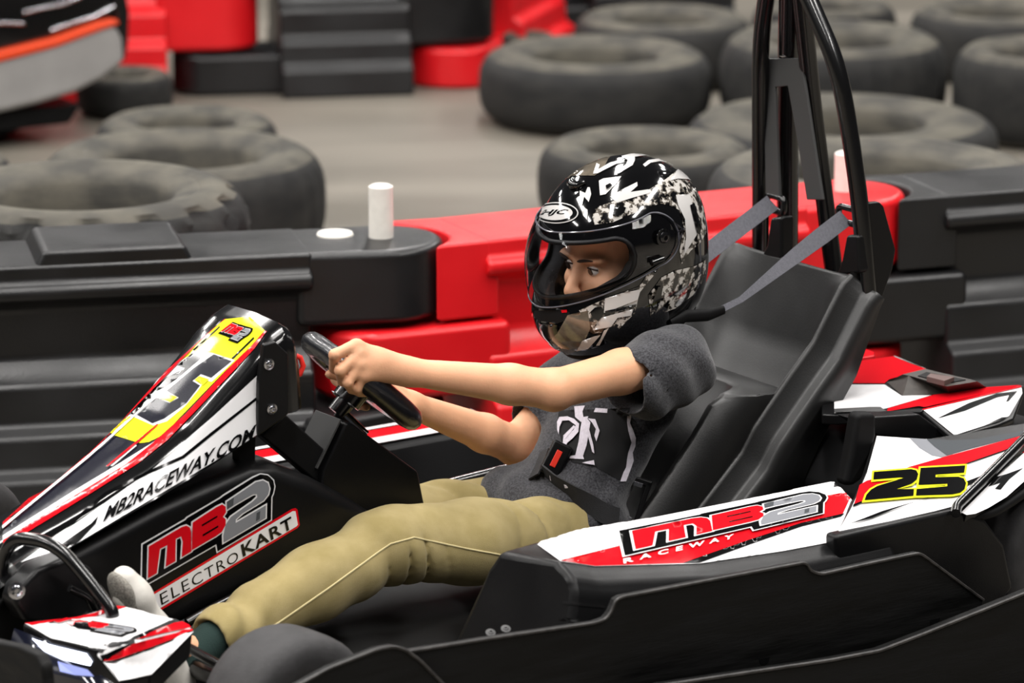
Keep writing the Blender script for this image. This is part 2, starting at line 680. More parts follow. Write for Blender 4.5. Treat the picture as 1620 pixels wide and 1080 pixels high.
def triangulate(loops, step):
    pts, edges = [], []
    for lp in loops:
        o = len(pts)
        ref = []
        for i in range(len(lp)):
            a, b = Vector(lp[i]), Vector(lp[(i + 1) % len(lp)])
            k = max(1, int((b - a).length / step)) if step else 1
            for j in range(k):
                ref.append(a.lerp(b, j / k))
        pts += ref
        n = len(ref)
        edges += [(o + i, o + (i + 1) % n) for i in range(n)]
    if step:
        xs, ys = [p[0] for p in loops[0]], [p[1] for p in loops[0]]
        y = min(ys) + step / 2
        while y < max(ys):
            x = min(xs) + step / 2
            while x < max(xs):
                if inside((x, y), loops[0]):
                    pts.append(Vector((x, y)))
                x += step
            y += step
    r = delaunay_2d_cdt(pts, edges, [], 0, 1e-5)
    v, f = r[0], r[2]
    keep = []
    for t in f:
        c = sum((v[i] for i in t), Vector((0, 0))) / len(t)
        if sum(inside(c, lp) for lp in loops) % 2:
            keep.append(t)
    return v, keep


def sticker(name, layers, parent, hit, step=0, lift=0.0012, gap=0.0005):
    """layers: (material, polygon or list of loops) bottom to top, in picture measure"""
    V_, F_, FM, mats = [], [], [], []
    for li, ly in enumerate(layers):
        m, lp = ly[0], ly[1]
        if len(ly) > 2:
            li = ly[2]
        if m not in mats:
            mats.append(m)
        if isinstance(lp, tuple):           # ready triangles (points, faces)
            v, f = lp
        else:
            loops = lp if isinstance(lp[0][0], (tuple, list, Vector)) and not isinstance(lp[0][0], float) and len(lp[0]) > 2 else [lp]
            v, f = triangulate(loops, step)
        idx = {}
        for t in f:
            q = []
            for i in t:
                if i not in idx:
                    h = hit(v[i][0], v[i][1])
                    if h is None:
                        for rad in (1.5, 3, 5, 8, 12):
                            for q8 in range(8):
                                h = hit(v[i][0] + rad * math.cos(q8 * .785), v[i][1] + rad * math.sin(q8 * .785))
                                if h:
                                    break
                            if h:
                                break
                    if h is None:
                        idx[i] = None
                    else:
                        idx[i] = len(V_)
                        V_.append(h[0] + h[1] * (lift + gap * li))
                q.append(idx[i])
            if None not in q and len(set(q)) > 2:
                a, b, c = (V_[k] for k in q[:3])
                if max((a - b).length, (b - c).length, (a - c).length) < 0.7:
                    if (b - a).cross(c - a).dot(LC - a) < 0:
                        q = q[::-1]
                    F_.append(q)
                    FM.append(mats.index(m))
    return mk(name, V_, F_, mats, parent, fmats=FM, smooth=bool(step))


def homography(src, dst):
    A, b = [], []
    for (x, y), (X, Y) in zip(src, dst):
        A += [[x, y, 1, 0, 0, 0, -X * x, -X * y], [0, 0, 0, x, y, 1, -Y * x, -Y * y]]
        b += [X, Y]
    h = np.linalg.solve(np.array(A, float), np.array(b, float))

    def f(p):
        x, y = p[0], p[1]
        w = h[6] * x + h[7] * y + 1
        return ((h[0] * x + h[1] * y + h[2]) / w, (h[3] * x + h[4] * y + h[5]) / w)
    return f


def lettering(s, quad, bold=0.0, shear=0.0, space=1.0):
    """triangles of a line of type fitted into a quad (bottom-left, bottom-right, top-right, top-left)"""
    c = bpy.data.curves.new('type', 'FONT')
    c.body = s
    c.size = 1
    c.offset = bold
    c.shear = shear
    c.space_character = space
    c.resolution_u = 3
    o = bpy.data.objects.new('type', c)
    COL.objects.link(o)
    dg = bpy.context.evaluated_depsgraph_get()
    me = o.evaluated_get(dg).to_mesh()
    me.calc_loop_triangles()
    vs = [(v.co.x, v.co.y) for v in me.vertices]
    fs = [tuple(t.vertices) for t in me.loop_triangles]
    o.evaluated_get(dg).to_mesh_clear()
    bpy.data.objects.remove(o)
    bpy.data.curves.remove(c)
    x0, x1 = min(v[0] for v in vs), max(v[0] for v in vs)
    y0, y1 = min(v[1] for v in vs), max(v[1] for v in vs)
    h = homography([(x0, y0), (x1, y0), (x1, y1), (x0, y1)], quad)
    return ([h(v) for v in vs], fs)


# the round-cornered three-letter badge, drawn once
LG = dict(
    out=[(62, 540), (368, 364), (380, 350), (618, 210), (640, 193), (850, 65), (905, 42), (960, 50), (1000, 85), (1010, 130), (1000, 180), (988, 208),
         (985, 370), (597, 600), (588, 548), (55, 855)],
    m=[(108, 555), (340, 418), (375, 407), (400, 420), (410, 455), (412, 590), (342, 632), (350, 520), (338, 484), (300, 502), (298, 660), (228, 700),
       (240, 545), (188, 573), (165, 745), (102, 782)],
    b=[(420, 385), (590, 275), (630, 256), (655, 272), (658, 312), (636, 345), (656, 362), (655, 402), (628, 452), (585, 482), (414, 582)],
    two=[(662, 238), (870, 100), (920, 88), (955, 105), (967, 145), (958, 185), (925, 228), (775, 320), (728, 362), (726, 388), (942, 262), (940, 352), (640, 528),
         (638, 480), (655, 400), (692, 345), (845, 238), (880, 205), (878, 182), (850, 184), (722, 258), (664, 296)],
    s1=[(484, 400), (594, 335), (596, 346), (486, 412)],
    s2=[(490, 470), (600, 405), (602, 417), (492, 483)],
    hi=[(664, 290), (708, 262), (712, 205), (662, 238)],
    ck=[(874, 318), (900, 302), (896, 360), (870, 376)])
LG_Q = [(62, 540), (905, 42), (985, 370), (55, 855)]


def affine3(src, dst):
    (x0, y0), (x1, y1), (x2, y2) = src
    m = np.linalg.inv(np.array([[x1 - x0, x2 - x0], [y1 - y0, y2 - y0]]))
    d = np.array([[dst[1][0] - dst[0][0], dst[2][0] - dst[0][0]], [dst[1][1] - dst[0][1], dst[2][1] - dst[0][1]]]) @ m
    return lambda p: tuple(np.array(dst[0]) + d @ np.array([p[0] - x0, p[1] - y0]))


def badge(h, out_m, rim=8):
    t = lambda k, d=0: [h(p) for p in (offset_poly(LG[k], d) if d else LG[k])]
    W, R, B, G, D = M['white_vinyl'], M['red_vinyl'], M['black_vinyl'], M['grey_vinyl'], M['dark_vinyl']
    return [(out_m, t('out', 4), 0), (B, t('out', -5), 1),
            (W, t('m', rim), 2), (W, t('b', rim), 2), (W, t('two', rim), 2.3),
            (R, t('m'), 3.3), (R, t('b'), 3.3), (G, t('two'), 3.3), (D, t('hi'), 4.3), (B, t('s1'), 4.3), (B, t('s2'), 4.3), (D, t('ck'), 4.3)]


def plate(name, poly, th, m, parent, bevel=0.004, seg=3, axis=(0, 1, 0)):
    bm = bmesh.new()
    prism(bm, poly, Vector(axis) * -th)
    return bm_obj(name, bm, m, parent, bevel=bevel, seg=seg)


def bolt(p, n, r, parent, m=None, name='bolt'):
    """domed screw head with a socket"""
    n = Vector(n).normalized()
    rot = n.to_track_quat('Z', 'Y').to_matrix()
    prof = [(r * 1.5, 0), (r * 1.5, .0015), (r, .002), (r * .95, r * .5), (r * .6, r * .7), (r * .45, r * .7), (r * .4, r * .3), (0.0001, r * .3)]
    seg = 12
    V_, F_ = [], []
    for rr, h in prof:
        for k in range(seg):
            a = 2 * math.pi * k / seg
            V_.append(Vector(p) + rot @ Vector((rr * math.cos(a), rr * math.sin(a), h)))
    for i in range(len(prof) - 1):
        for k in range(seg):
            F_.append((i * seg + k, i * seg + (k + 1) % seg, (i + 1) * seg + (k + 1) % seg, (i + 1) * seg + k))
    return mk(name, V_, F_, m or M['chrome'], parent, auto=40)


BP, BG, BX, BMT = M['black_plastic'], M['black_gloss'], M['black_scuffed'], M['black_metal']
kart = empty('go_kart', 'black electric go-kart number 25 with red and white panels, driven by the boy', 'go-kart', KO, KROT)

# --- floor pan and frame rails
bm = bmesh.new()
prism(bm, [Vector(p) for p in ((-.62, -.3, .045), (-.62, .3, .045), (.55, .34, .045), (1.22, .24, .045), (1.3, 0, .045), (1.22, -.24, .045), (.55, -.34, .045))], (0, 0, .012))
bm_obj('floor_pan', bm, M['black_matte'], kart, bevel=.003, seg=2)
for s in (-1, 1):
    tube('frame_rail', fillet([(-.62, .3 * s, .07), (.5, .36 * s, .07), (1.0, .3 * s, .07), (1.33, .2 * s, .07)], .1), .016, BMT, kart)
tube('front_cross_tube', [(1.0, -.52, .12), (1.0, .42, .12)], .016, BMT, kart)
tube('rear_axle', [(-.485, -.48, .13), (-.485, .48, .13)], .02, M['steel'], kart)

# --- nose fairing: long tapering spine from the tip up to the dash
NT = [((443, 512), .082), ((422, 528), .083), ((397, 553), .082), ((367, 590), .080), ((328, 634), .077), ((290, 676), .073), ((250, 708), .069), ((213, 735), .062), ((140, 782), .050), ((70, 822), .038),
      ((0, 864), .030), ((-70, 906), .022)]
NBOT = [PV(x, y, .112) for x, y in ((457, 657), (407, 695), (300, 764), (160, 845), (30, 920), (-90, 985))]


def nbot(u):
    for a, b in zip(NBOT, NBOT[1:]):
        if a.x <= u <= b.x:
            t = (u - a.x) / (b.x - a.x)
            return a.z + (b.z - a.z) * t
    return NBOT[0].z if u < NBOT[0].x else NBOT[-1].z


rings = []
for i, ((x, y), hw) in enumerate(NT):
    p = PV(x, y, hw)
    u, w = p.x, p.z
    wb = min(nbot(u), w - .02)
    sw = .112
    half = [(hw * .0, w + .004), (hw * .93, w + .001), (hw + .003, w - .003), (hw + .014, w - .014), (hw + .018, w - .022), ((hw + .018 + sw) / 2, (w - .022 + wb + .006) / 2), (sw, wb + .006), (sw - .01, wb)]
    rings.append([Vector((u, v, z)) for v, z in half] + [Vector((u, -v, z)) for v, z in half[:0:-1]])
def densify(rr, m):
    out = []
    for a, b in zip(rr, rr[1:]):
        for k in range(m):
            out.append([p.lerp(q, k / m) for p, q in zip(a, b)])
    return out + [rr[-1]]


def widen(rr, m):
    # extra points along each ring
    out = []
    for r in rr:
        n = len(r)
        out.append([r[i].lerp(r[(i + 1) % n], k / m) for i in range(n) for k in range(m)])
    return out


r0 = rings[0]
back = [Vector((p.x - .018, p.y * .96, p.z - .012 if p.z > .56 else p.z)) for p in r0]
back2 = [Vector((p.x - .026, p.y * .9, p.z - .03 if p.z > .56 else p.z)) for p in r0]
nose = loft('nose_fairing', widen(densify([back2, back] + rings, 4), 3), BG, kart, auto=46)
# bracket plate and bolts at the back of the nose
bp_px = [(419, 545), (436, 540), (457, 560), (457, 655), (440, 668), (409, 690), (411, 600)]
nb = plate('nose_bracket', L(bp_px, PV, .119), .012, M['black_plastic'], kart, bevel=.003)
for x, y in ((425, 576), (430, 647)):
    bolt(PV(x, y, .1195), (0, 1, 0), .0062, nb)
c = PU(463, 578, .735)
tube('red_cord', [c + Vector((0, .0, .018)), c + Vector((-.012, .004, .012)), c + Vector((-.016, .006, -.002)), c + Vector((-.010, .006, -.014)), c + Vector((0, 0, -.02))], .0045, M['red_plastic'], kart, seg=8)
# support under the nose: strut toward the column and a small leg
plate('nose_strut', L([(414, 690), (452, 655), (535, 730), (512, 772)], PV, .05), .03, M['black_matte'], kart, bevel=.004)
plate('nose_leg', L([(376, 700), (405, 690), (404, 738), (378, 742)], PV, .06), .02, M['black_matte'], kart, bevel=.002)
tube('foot_rail', fillet([PV(398, 742, .03), PV(430, 745, .03), PV(520, 772, .03)], .02), .008, M['dark_grey'], kart, seg=8)

# --- console between the feet
CP = [(-40, 965), (40, 915), (100, 880), (160, 848), (250, 800), (330, 765), (400, 738), (440, 737), (500, 758), (560, 790), (620, 830), (640, 880), (560, 880), (420, 925), (300, 985), (180, 1040), (60, 1080), (-60, 1080)]
bm = bmesh.new()
prism(bm, L(CP, PV, .10), (0, -.20, 0))
console = bm_obj('centre_console', bm, BP, kart, bevel=.026, seg=5)
tube('console_rail', fillet([PV(296, 985, .125), PV(330, 965, .125), PV(430, 915, .125), PV(560, 872, .125)], .03), .008, BMT, kart, seg=8)

# --- steering column: folded sheet cover, shaft, hub, wheel
cov = [PV(x, y, .062) for x, y in ((548, 668), (560, 671), (580, 686), (662, 746), (674, 806), (560, 812), (505, 800), (510, 745))]
cover = plate('column_cover', cov, .085, BP, kart, bevel=.005)
pf = cov[0]
ff_ = [Vector((pf.x + .004, v, pf.z + .003)) for v in (.055, -.02)] + [Vector((cov[7].x + .004, v, cov[7].z + .002)) for v in (-.02, .055)]
bm = bmesh.new()
prism(bm, ff_, (.003, 0, .002))
bm_obj('cover_front_plate', bm, M['dark_grey'], cover, bevel=.001, seg=2)
WC = PV(572, 602, 0) + Vector((0, 0, 0))
tl, tr = PV(487, 541, 0), PV(655, 657, 0)
wn = Vector((-.655, .13, .745)).normalized()        # axis of the wheel, toward the driver's chest
wl = Vector((0, 1, 0))
wl = (wl - wn * wl.dot(wn)).normalized()
wt = wn.cross(wl).normalized()
if wt.x < 0:
    wt = -wt
RW = .087
spin = math.radians(8)
wheel_pts = []
NW = 72


def rim_pt(a):
    """D-shaped rim with two flattened grips"""
    rx, rt = .089, RW
    f = 1.0 / (abs(math.cos(a)) ** 3.2 + abs(math.sin(a)) ** 3.2) ** (1 / 3.2)
    return WC + wl * (rx * f * math.cos(a)) + wt * (rt * f * math.sin(a))


V_, F_ = [], []
SG = 12
for i in range(NW):
    a = 2 * math.pi * i / NW
    p = rim_pt(a)
    tdir = (rim_pt(a + .02) - rim_pt(a - .02)).normalized()
    out = tdir.cross(wn).normalized()
    rr = .0175 + .003 * abs(math.cos(a))
    for k in range(SG):
        b = 2 * math.pi * k / SG
        V_.append(p + out * (rr * 1.15 * math.cos(b)) + wn * (rr * 1.0 * math.sin(b)))
for i in range(NW):
    for k in range(SG):
        F_.append((i * SG + k, ((i + 1) % NW) * SG + k, ((i + 1) % NW) * SG + (k + 1) % SG, i * SG + (k + 1) % SG))
leather = mat('wheel_leather', (15, 16, 22), 0.28, bump=0.35, bscale=500, coat=0.5)
wheel = mk('steering_wheel', V_, F_, leather, kart, auto=60)
bm = bmesh.new()
hubp = [WC + wl * a + wt * b + wn * .004 for a, b in ((-.088, .015), (-.045, .04), (0, .045), (.045, .04), (.088, .015), (.088, -.02), (.05, -.04), (.04, -.085), (-.04, -.085), (-.05, -.04), (-.088, -.02))]
prism(bm, hubp, -wn * .022)
bm_obj('spoke_plate', bm, BMT, wheel, bevel=.002, seg=2)
hb = WC - wn * .012
v, f = merge([tube_data([hb, hb - wn * .03], .026, 18), tube_data([hb - wn * .03, hb - wn * .055], .017, 16)])
mk('hub', v, f, BMT, wheel, auto=40)
sb = PV(577, 690, .02)
tube('steering_shaft', [hb - wn * .05, hb - wn * .05 + (sb - hb + wn * .05) * 1.0], .0105, M['chrome'], kart, seg=16)
for k in range(3):
    a = 2 * math.pi * k / 3
    q = hb - wn * .03 + wl * (.021 * math.cos(a)) + wt * (.021 * math.sin(a))
    bolt(q, -wn, .005, wheel, M['steel'])

# --- seat: moulded shell with rolled wings, and a smaller insert inside it
L1 = [PV(x, y, .165) for x, y in ((1340, 428), (1333, 447), (1310, 492), (1286, 540), (1250, 590), (1217, 638), (1192, 675), (1172, 715), (1140, 757), (1107, 800), (1070, 850), (1030, 905))]
bt = (L1[-1] - L1[0]).normalized()
bn = Vector((-bt.z, 0, bt.x))
if bn.x < 0:
    bn = -bn
rings = []
N1 = len(L1)
for i, p in enumerate(L1):
    t = i / (N1 - 1)
    k = min(1.0, .12 + t * 2.2)
    w2 = .205 + .012 * math.sin(min(1, t * 1.4) * math.pi)
    half = [(0, -.075 * k), (.06, -.074 * k), (.105, -.066 * k), (.135, -.045 * k), (.151, -.018 * k), (.157, -.004), (.162, .0015), (.167, .001), (.170, -.005), (.176, -.036), (.181, -.041), (.192, -.043),
            (.197, -.047), (.199, -.06), (.197, -.066 - .07 * min(1, t * 1.6))]
    if i == 0:
        half = [(v, d - .012) for v, d in half]
    rings.append([Vector((p.x, -v, p.z)) + bn * d for v, d in half[::-1]] + [Vector((p.x, v, p.z)) + bn * d for v, d in half[1:]])
seat = loft('seat_shell', densify(rings, 4), M['seat_plastic'], kart, closed=False, auto=75)
md = seat.modifiers.new('shell', 'SOLIDIFY')
md.thickness = .012
md.offset = -1
# insert
I1 = [PV(x, y, .15) for x, y in ((1152, 626), (1148, 631), (1131, 645), (1106, 690), (1082, 727), (1057, 765), (1033, 800), (1000, 850), (960, 900))]
rings = []
n_i = len(I1)
for i, p in enumerate(I1):
    t = i / (n_i - 1)
    k = .7 + .3 * min(1, t * 2)
    up = .075 * max(0, 1 - t * 2.6)
    inner = [(0, -.085 * k), (.05, -.083 * k), (.085, -.070 * k), (.108, -.040 * k), (.120, -.012), (.131, .002), (.143, .002), (.155, -.012)]
    outer = [(.163, -.04), (.165, -.075), (.155, -.105), (.12, -.118), (.06, -.122)]
    prof = inner + outer
    sh = 1.0
    dd = 0.0
    loop = [(v * sh, d) for v, d in prof] + [(-v * sh, d) for v, d in prof[::-1] if v > 0]
    loop.append((0, -.122)) if False else None
    rings.append([Vector((p.x, v, p.z)) + bn * (d + dd) - bt * (up * max(0, min(1, (-d) / .1))) for v, d in loop])
cap = []
c0 = sum(rings[0], Vector()) / len(rings[0])
for f_, lift_ in ((.72, .016), (.9, .014)):
    cap.append([c0.lerp(q, f_) - bt * lift_ for q in rings[0]])
def ring_in(r, amt, lift_):
    out = []
    n = len(r)
    for j, q in enumerate(r):
        nb_ = (r[j - 1] + r[(j + 1) % n]) / 2
        out.append(q + bn * (-amt if q == q else 0) - bt * lift_)
    return out
ins = loft('seat_insert', [ring_in(rings[0], .012, .012)] + rings, M['seat_plastic'], kart, auto=70)
md = ins.modifiers.new('bevel', 'BEVEL')
md.width = .012
md.segments = 4
md.limit_method = 'ANGLE'
md.angle_limit = math.radians(45)
# seat pan under the thighs
rings = []
for u, w, hw in ((-.02, .10, .15), (.1, .085, .165), (.25, .09, .165), (.36, .115, .15)):
    rings.append([Vector((u, v, w + .05 * (abs(v) / hw) ** 4)) for v in np.linspace(-hw, hw, 13)])
sp = loft('seat_pan', rings, BP, kart, closed=False, auto=60)
md = sp.modifiers.new('shell', 'SOLIDIFY')
md.thickness = .012
# upstanding horns and ear plates at the top of the seat
plate('seat_ear', L([(1362, 330), (1372, 321), (1392, 319), (1399, 326), (1418, 395), (1413, 425), (1385, 505), (1356, 585), (1338, 620), (1350, 520), (1352, 420)], PV, .168), .014, BP, kart, bevel=.004)
plate('seat_ear', L([(1238, 385), (1243, 378), (1258, 378), (1262, 395), (1256, 420), (1240, 450), (1232, 440)], PV, -.15), .014, BP, kart, bevel=.004)
for q in ([(1338, 372), (1357, 372), (1360, 432), (1322, 436), (1331, 410)], [(1218, 345), (1236, 343), (1236, 411), (1203, 405), (1212, 388)]):
    ue = -.345
    bm = bmesh.new()
    prism(bm, L(q, PU, ue), (-.03, 0, 0))
    bm_obj('seat_horn', bm, BP, kart, bevel=.006, seg=3)

# --- roll hoop
near = [PV(1373, 470, .172), PV(1361, 322, .16), PV(1342, 192, .142), PV(1324, 100, .126)]
far = [PV(1203, 430, -.172), PV(1203, 200, -.145), PV(1203, 62, -.126)]
tp = (near[-1] + far[-1]) / 2 + Vector((.03, 0, .125))
tn, tf = tp + Vector((0, .045, 0)), tp - Vector((0, .045, 0))
path = fillet(near + [tn], .1)[:-1] + fillet([near[-1].lerp(tn, .55), tn, tf, far[-1].lerp(tf, .55)], .045) + fillet([tf] + far[::-1], .1)[1:]
tube('roll_hoop', path, .0155, BMT, kart, seg=14, sx=1.0)
tube('hoop_strut', [tp + Vector((-.02, -.012, -.005)), PU(1247, 130, -.43), PU(1245, 425, -.45)], .0195, BMT, kart, seg=12)
tube('hoop_strut', [tp + Vector((-.02, .014, -.005)), PU(1286, 170, -.43), PU(1322, 450, -.45)], .0165, BMT, kart, seg=12)
v, f = tube_data([PV(1250, -58, 0), PV(1252, -58, 0) + Vector((.1, 0, .02))], .014, 10)
ab = [(1207, 93), (1266, 92), (1274, 140), (1301, 316), (1276, 316), (1262, 228), (1246, 136), (1226, 138), (1233, 312), (1211, 312)]
bm = bmesh.new()
prism(bm, L(ab, PU, -.385), (-.006, 0, 0))
brk = bm_obj('harness_bracket', bm, M['dark_grey'], kart, bevel=.0015, seg=2)
bolt(PU(1241, 89, -.39), (0, 0, 1), .006, kart)
# strap guides
for (x, y), v0 in (((1338, 340), .1), ((1224, 322), -.105)):
    c = PV(x, y, v0)
    pts = [c + Vector((-.004, a, b)) for a, b in ((-.024, -.014), (.024, -.014), (.024, .012), (-.024, .012))]
    tube('strap_guide', fillet(pts + pts[:2], .01)[:-1], .006, BMT, kart, seg=8)
web = mat('harness_webbing', (86, 86, 93), 0.75, noise=0.12, nscale=300, bump=0.6, bscale=900, stretch=(1, 1, .2))
def facing(pts):
    # width directions that turn the flat of a strap up and outward
    out = []
    for i, q in enumerate(pts):
        t = (pts[min(i + 1, len(pts) - 1)] - pts[max(i - 1, 0)]).normalized()
        out.append(Vector((.5, .75, .45)).cross(t))
    return out


a, b, c_ = PV(1338, 344, .1), PV(1262, 402, .1), PV(1172, 474, .1)
sp = [a, a.lerp(b, .5), b, b.lerp(c_, .5), c_, PV(1120, 500, .1)]
ribbon('shoulder_strap', sp, facing(sp), [.031, .031, .027, .019, .011, .012], .0022, web, kart)
a, b = PV(1222, 320, -.105), PV(1095, 418, -.105)
sp = [a, a.lerp(b, .5), b]
ribbon('shoulder_strap', sp, facing(sp), .031, .0022, web, kart)
tube('strap_adjuster', [PV(1145, 490, .1), PV(1120, 498, .1), PV(1085, 500, .1), PV(1060, 512, .1)], [.008, .011, .011, .010], M['black_matte'], kart, seg=10, sx=.6)

# --- near side pod: sloping top, rounded shoulder, upright side
def interp(pl, u, key=lambda p: p.z):
    pl = sorted(pl, key=lambda p: p.x)
    if u <= pl[0].x:
        return pl[0]
    for a, b in zip(pl, pl[1:]):
        if a.x <= u <= b.x:
            return a.lerp(b, (u - a.x) / (b.x - a.x))
    return pl[-1]


PA = [PV(x, y, .46) for x, y in ((846, 861), (866, 846), (895, 836), (960, 829), (1314, 758), (1345, 752))]
PB = [PV(x, y, .585) for x, y in ((884, 893), (920, 899), (1103, 893), (1241, 873), (1316, 857))]


def pod_rings(side, rear=-.07, flat=None):
    us = [PB[0].x, .52, .45, .3, .15, .04, rear]
    rr = []
    for i, u in enumerate(us):
        a, b = interp(PA, u), interp(PB, u)
        za, zb = (a.z, b.z) if flat is None else (flat, flat - .004)
        fw = .03 if i == 0 else 0
        pts = [(u + (.115 if i == 0 else 0) , .40, .07), (u + fw * 1.2, .445, za - .03), (u + fw * .8, .46, za), (u, .575, zb + .004), (u - fw * .1, .594, zb - .005), (u - fw * .2, .610, zb - .016), (u - fw * .1, .621, zb - .034), (u + fw * .1, .627, zb - .06), (u + fw * .5, .633, zb - .10),
               (u + fw * 1.4, .640, .07)]
        rr.append([Vector((p[0], p[1] * side, p[2])) for p in pts])
    return rr


pod = loft('side_pod', densify(widen(pod_rings(1), 3), 5), BP, kart, auto=50)
md = pod.modifiers.new('bevel', 'BEVEL')
md.width = .012
md.segments = 3
md.limit_method = 'ANGLE'
md.angle_limit = math.radians(40)
farpod = loft('side_pod', pod_rings(-1, flat=.205), BP, kart, auto=50)
md = farpod.modifiers.new('bevel', 'BEVEL')
md.width = .012
md.segments = 3
md.limit_method = 'ANGLE'
md.angle_limit = math.radians(40)
# vent slots cut as dark inlaid bars
h_vs = surf_of(pod)
for (x0, y0), (x1, y1) in (((891, 953), (956, 959)), ((884, 978), (926, 983))):
    sticker('vent_slot', [(M['black_matte'], [(x0, y0 - 2.5), (x1, y1 - 2.5), (x1, y1 + 2.5), (x0, y0 + 2.5)])], pod, h_vs, step=8)

# --- rear quarter panel with the number
QA = [PV(x, y, .42) for x, y in ((1388, 684), (1470, 690), (1640, 670))]
QB = [PV(x, y, .60) for x, y in ((1318, 852), (1327, 846), (1420, 826), (1515, 806))]
n_q = (QA[1] - QB[1]).cross(Vector((1, 0, -.02))).normalized()
if n_q.dot(LC - QB[1]) < 0:
    n_q = -n_q
p_q = PV(1420, 760, .52)
quarter_px = [(1386, 689), (1372, 740), (1357, 772), (1321, 850), (1512, 808), (1566, 744), (1624, 690), (1660, 670), (1640, 664), (1470, 692)]
qp = [PP(x, y, QB[1], n_q) for x, y in quarter_px]
bm = bmesh.new()
prism(bm, qp, -n_q * .035)
quarter = bm_obj('rear_quarter_panel', bm, BP, kart, bevel=.005, seg=3)
# lower skirt of the quarter, with the wheel arch opening behind
sk = [PV(1322, 848, .612), PV(1515, 806, .612), PV(1560, 822, .612), PV(1590, 862, .612), PV(1604, 930, .612), PV(1560, 985, .612), PV(1330, 1010, .612)]
plate('quarter_skirt', sk, .03, BP, kart, bevel=.008)
# second facet behind the joint tube, over the wheel
q2 = [(1527, 812), (1560, 800), (1590, 778), (1640, 738), (1700, 700), (1700, 660), (1630, 700), (1575, 752)]
q2p = [PP(x, y, QB[1], n_q) for x, y in q2]
bm = bmesh.new()
prism(bm, q2p, -n_q * .03)
quarter2 = bm_obj('wheel_arch_panel', bm, BP, kart, bevel=.005, seg=3)
arch = [PP(x, y, QB[1] - n_q * .02, n_q) for x, y in ((1515, 812), (1536, 818), (1570, 812), (1606, 790), (1660, 748), (1720, 705))]
tube('wheel_arch_lip', fillet(arch, .04), .008, M['black_matte'], kart, seg=10)
jt = [PP(x, y, QB[1] + n_q * .012, n_q) for x, y in ((1512, 812), (1514, 800), (1570, 745), (1632, 682), (1680, 640))]
tube('panel_joint_tube', fillet(jt, .01), .0085, BMT, kart, seg=10)
# upright post between pod and quarter
plate('body_post', L([(1358, 654), (1388, 654), (1388, 690), (1366, 760), (1350, 770), (1336, 768), (1346, 725)], PV, .41), .03, M['black_matte'], kart, bevel=.012, seg=4)

# --- rear cover over the motor
WR = .35
cov_px = [(1300, 655), (1325, 656), (1392, 650), (1458, 650), (1462, 648), (1620, 611), (1617, 606), (1556, 614), (1500, 600), (1464, 583), (1413, 563), (1356, 571), (1300, 575)]
bm = bmesh.new()
prism(bm, L(cov_px, PW, WR), (0, 0, -.018))
rear = bm_obj('rear_cover', bm, BP, kart, bevel=.003, seg=2)
fl_px = [(1458, 650), (1500, 636), (1617, 609), (1620, 622), (1604, 662), (1580, 672), (1513, 692), (1504, 690)]
pf0, pf1 = PW(1460, 650, WR), PW(1616, 612, WR)
pf2 = PV(1510, 691, pf0.y + .095)
n_f = (pf1 - pf0).cross(pf2 - pf0).normalized()
if n_f.dot(LC - pf0) < 0:
    n_f = -n_f
bm = bmesh.new()
prism(bm, [PP(x, y, pf0, n_f) for x, y in fl_px], -n_f * .012)
flap = bm_obj('rear_cover_flap', bm, BP, kart, bevel=.004, seg=3)
# raised vent box with a slot
vb0 = L([(1403, 605), (1428, 627), (1502, 623), (1562, 614), (1540, 603), (1464, 584)], PW, WR)
vt = [Vector((p.x, p.y, 0)) for p in L([(1430, 593), (1492, 612), (1500, 611), (1545, 602), (1468, 584), (1464, 584)], PW, WR + .022)]
V_ = [p + Vector((0, 0, .001)) for p in vb0] + [Vector((p.x, p.y, WR + .024)) for p in L([(1428, 592), (1438, 594), (1498, 611), (1546, 603), (1536, 600), (1466, 584)], PW, WR + .024)]
F_ = [(i, (i + 1) % 6, 6 + (i + 1) % 6, 6 + i) for i in range(6)] + [tuple(range(6, 12))]
vent = mk('vent_box', V_, F_, mat('vent_grey', (58, 54, 50), .45, noise=.25, nscale=60), kart)
bm = bmesh.new()
bm.from_mesh(vent.data)
bmesh.ops.recalc_face_normals(bm, faces=bm.faces)
bm.to_mesh(vent.data)
bm.free()
sl = L([(1452, 594), (1466, 588), (1528, 600), (1498, 606)], PW, WR + .0255)
bm = bmesh.new()
prism(bm, sl, (0, 0, -.004))
bm_obj('vent_slot', bm, M['black_matte'], vent)
sl = L([(1466, 595), (1472, 590), (1510, 596), (1494, 602)], PW, WR + .033)
bm = bmesh.new()
prism(bm, sl, (0, 0, -.010))
bm_obj('vent_switch', bm, mat('switch_brown', (88, 66, 62), .5), vent, bevel=.001, seg=2)
bolt(PV(1426, 671, pf0.y + .02), (0, 1, 0), .006, kart, M['dark_grey'])
# body below the cover, motor box
bm = bmesh.new()
prism(bm, [Vector((a, .36, b)) for a, b in ((-.24, .09), (-.22, .22), (-.28, .30), (-.62, .30), (-.66, .25), (-.66, .09))], (0, -.62, 0))
bm_obj('motor_housing', bm, M['black_matte'], kart, bevel=.01, seg=2)
plate('rear_side_cover', L([(1345, 662), (1455, 655), (1506, 692), (1470, 697), (1388, 690)], PV, .38), .04, BP, kart, bevel=.004)
# far corner of the far rear quarter peeping past the seat
bm = bmesh.new()
prism(bm, L([(1356, 549), (1364, 549), (1384, 556), (1384, 562), (1350, 568)], PW, WR - .03), (0, 0, -.05))
bm_obj('far_quarter_panel', bm, M['red_vinyl'], kart, bevel=.003)

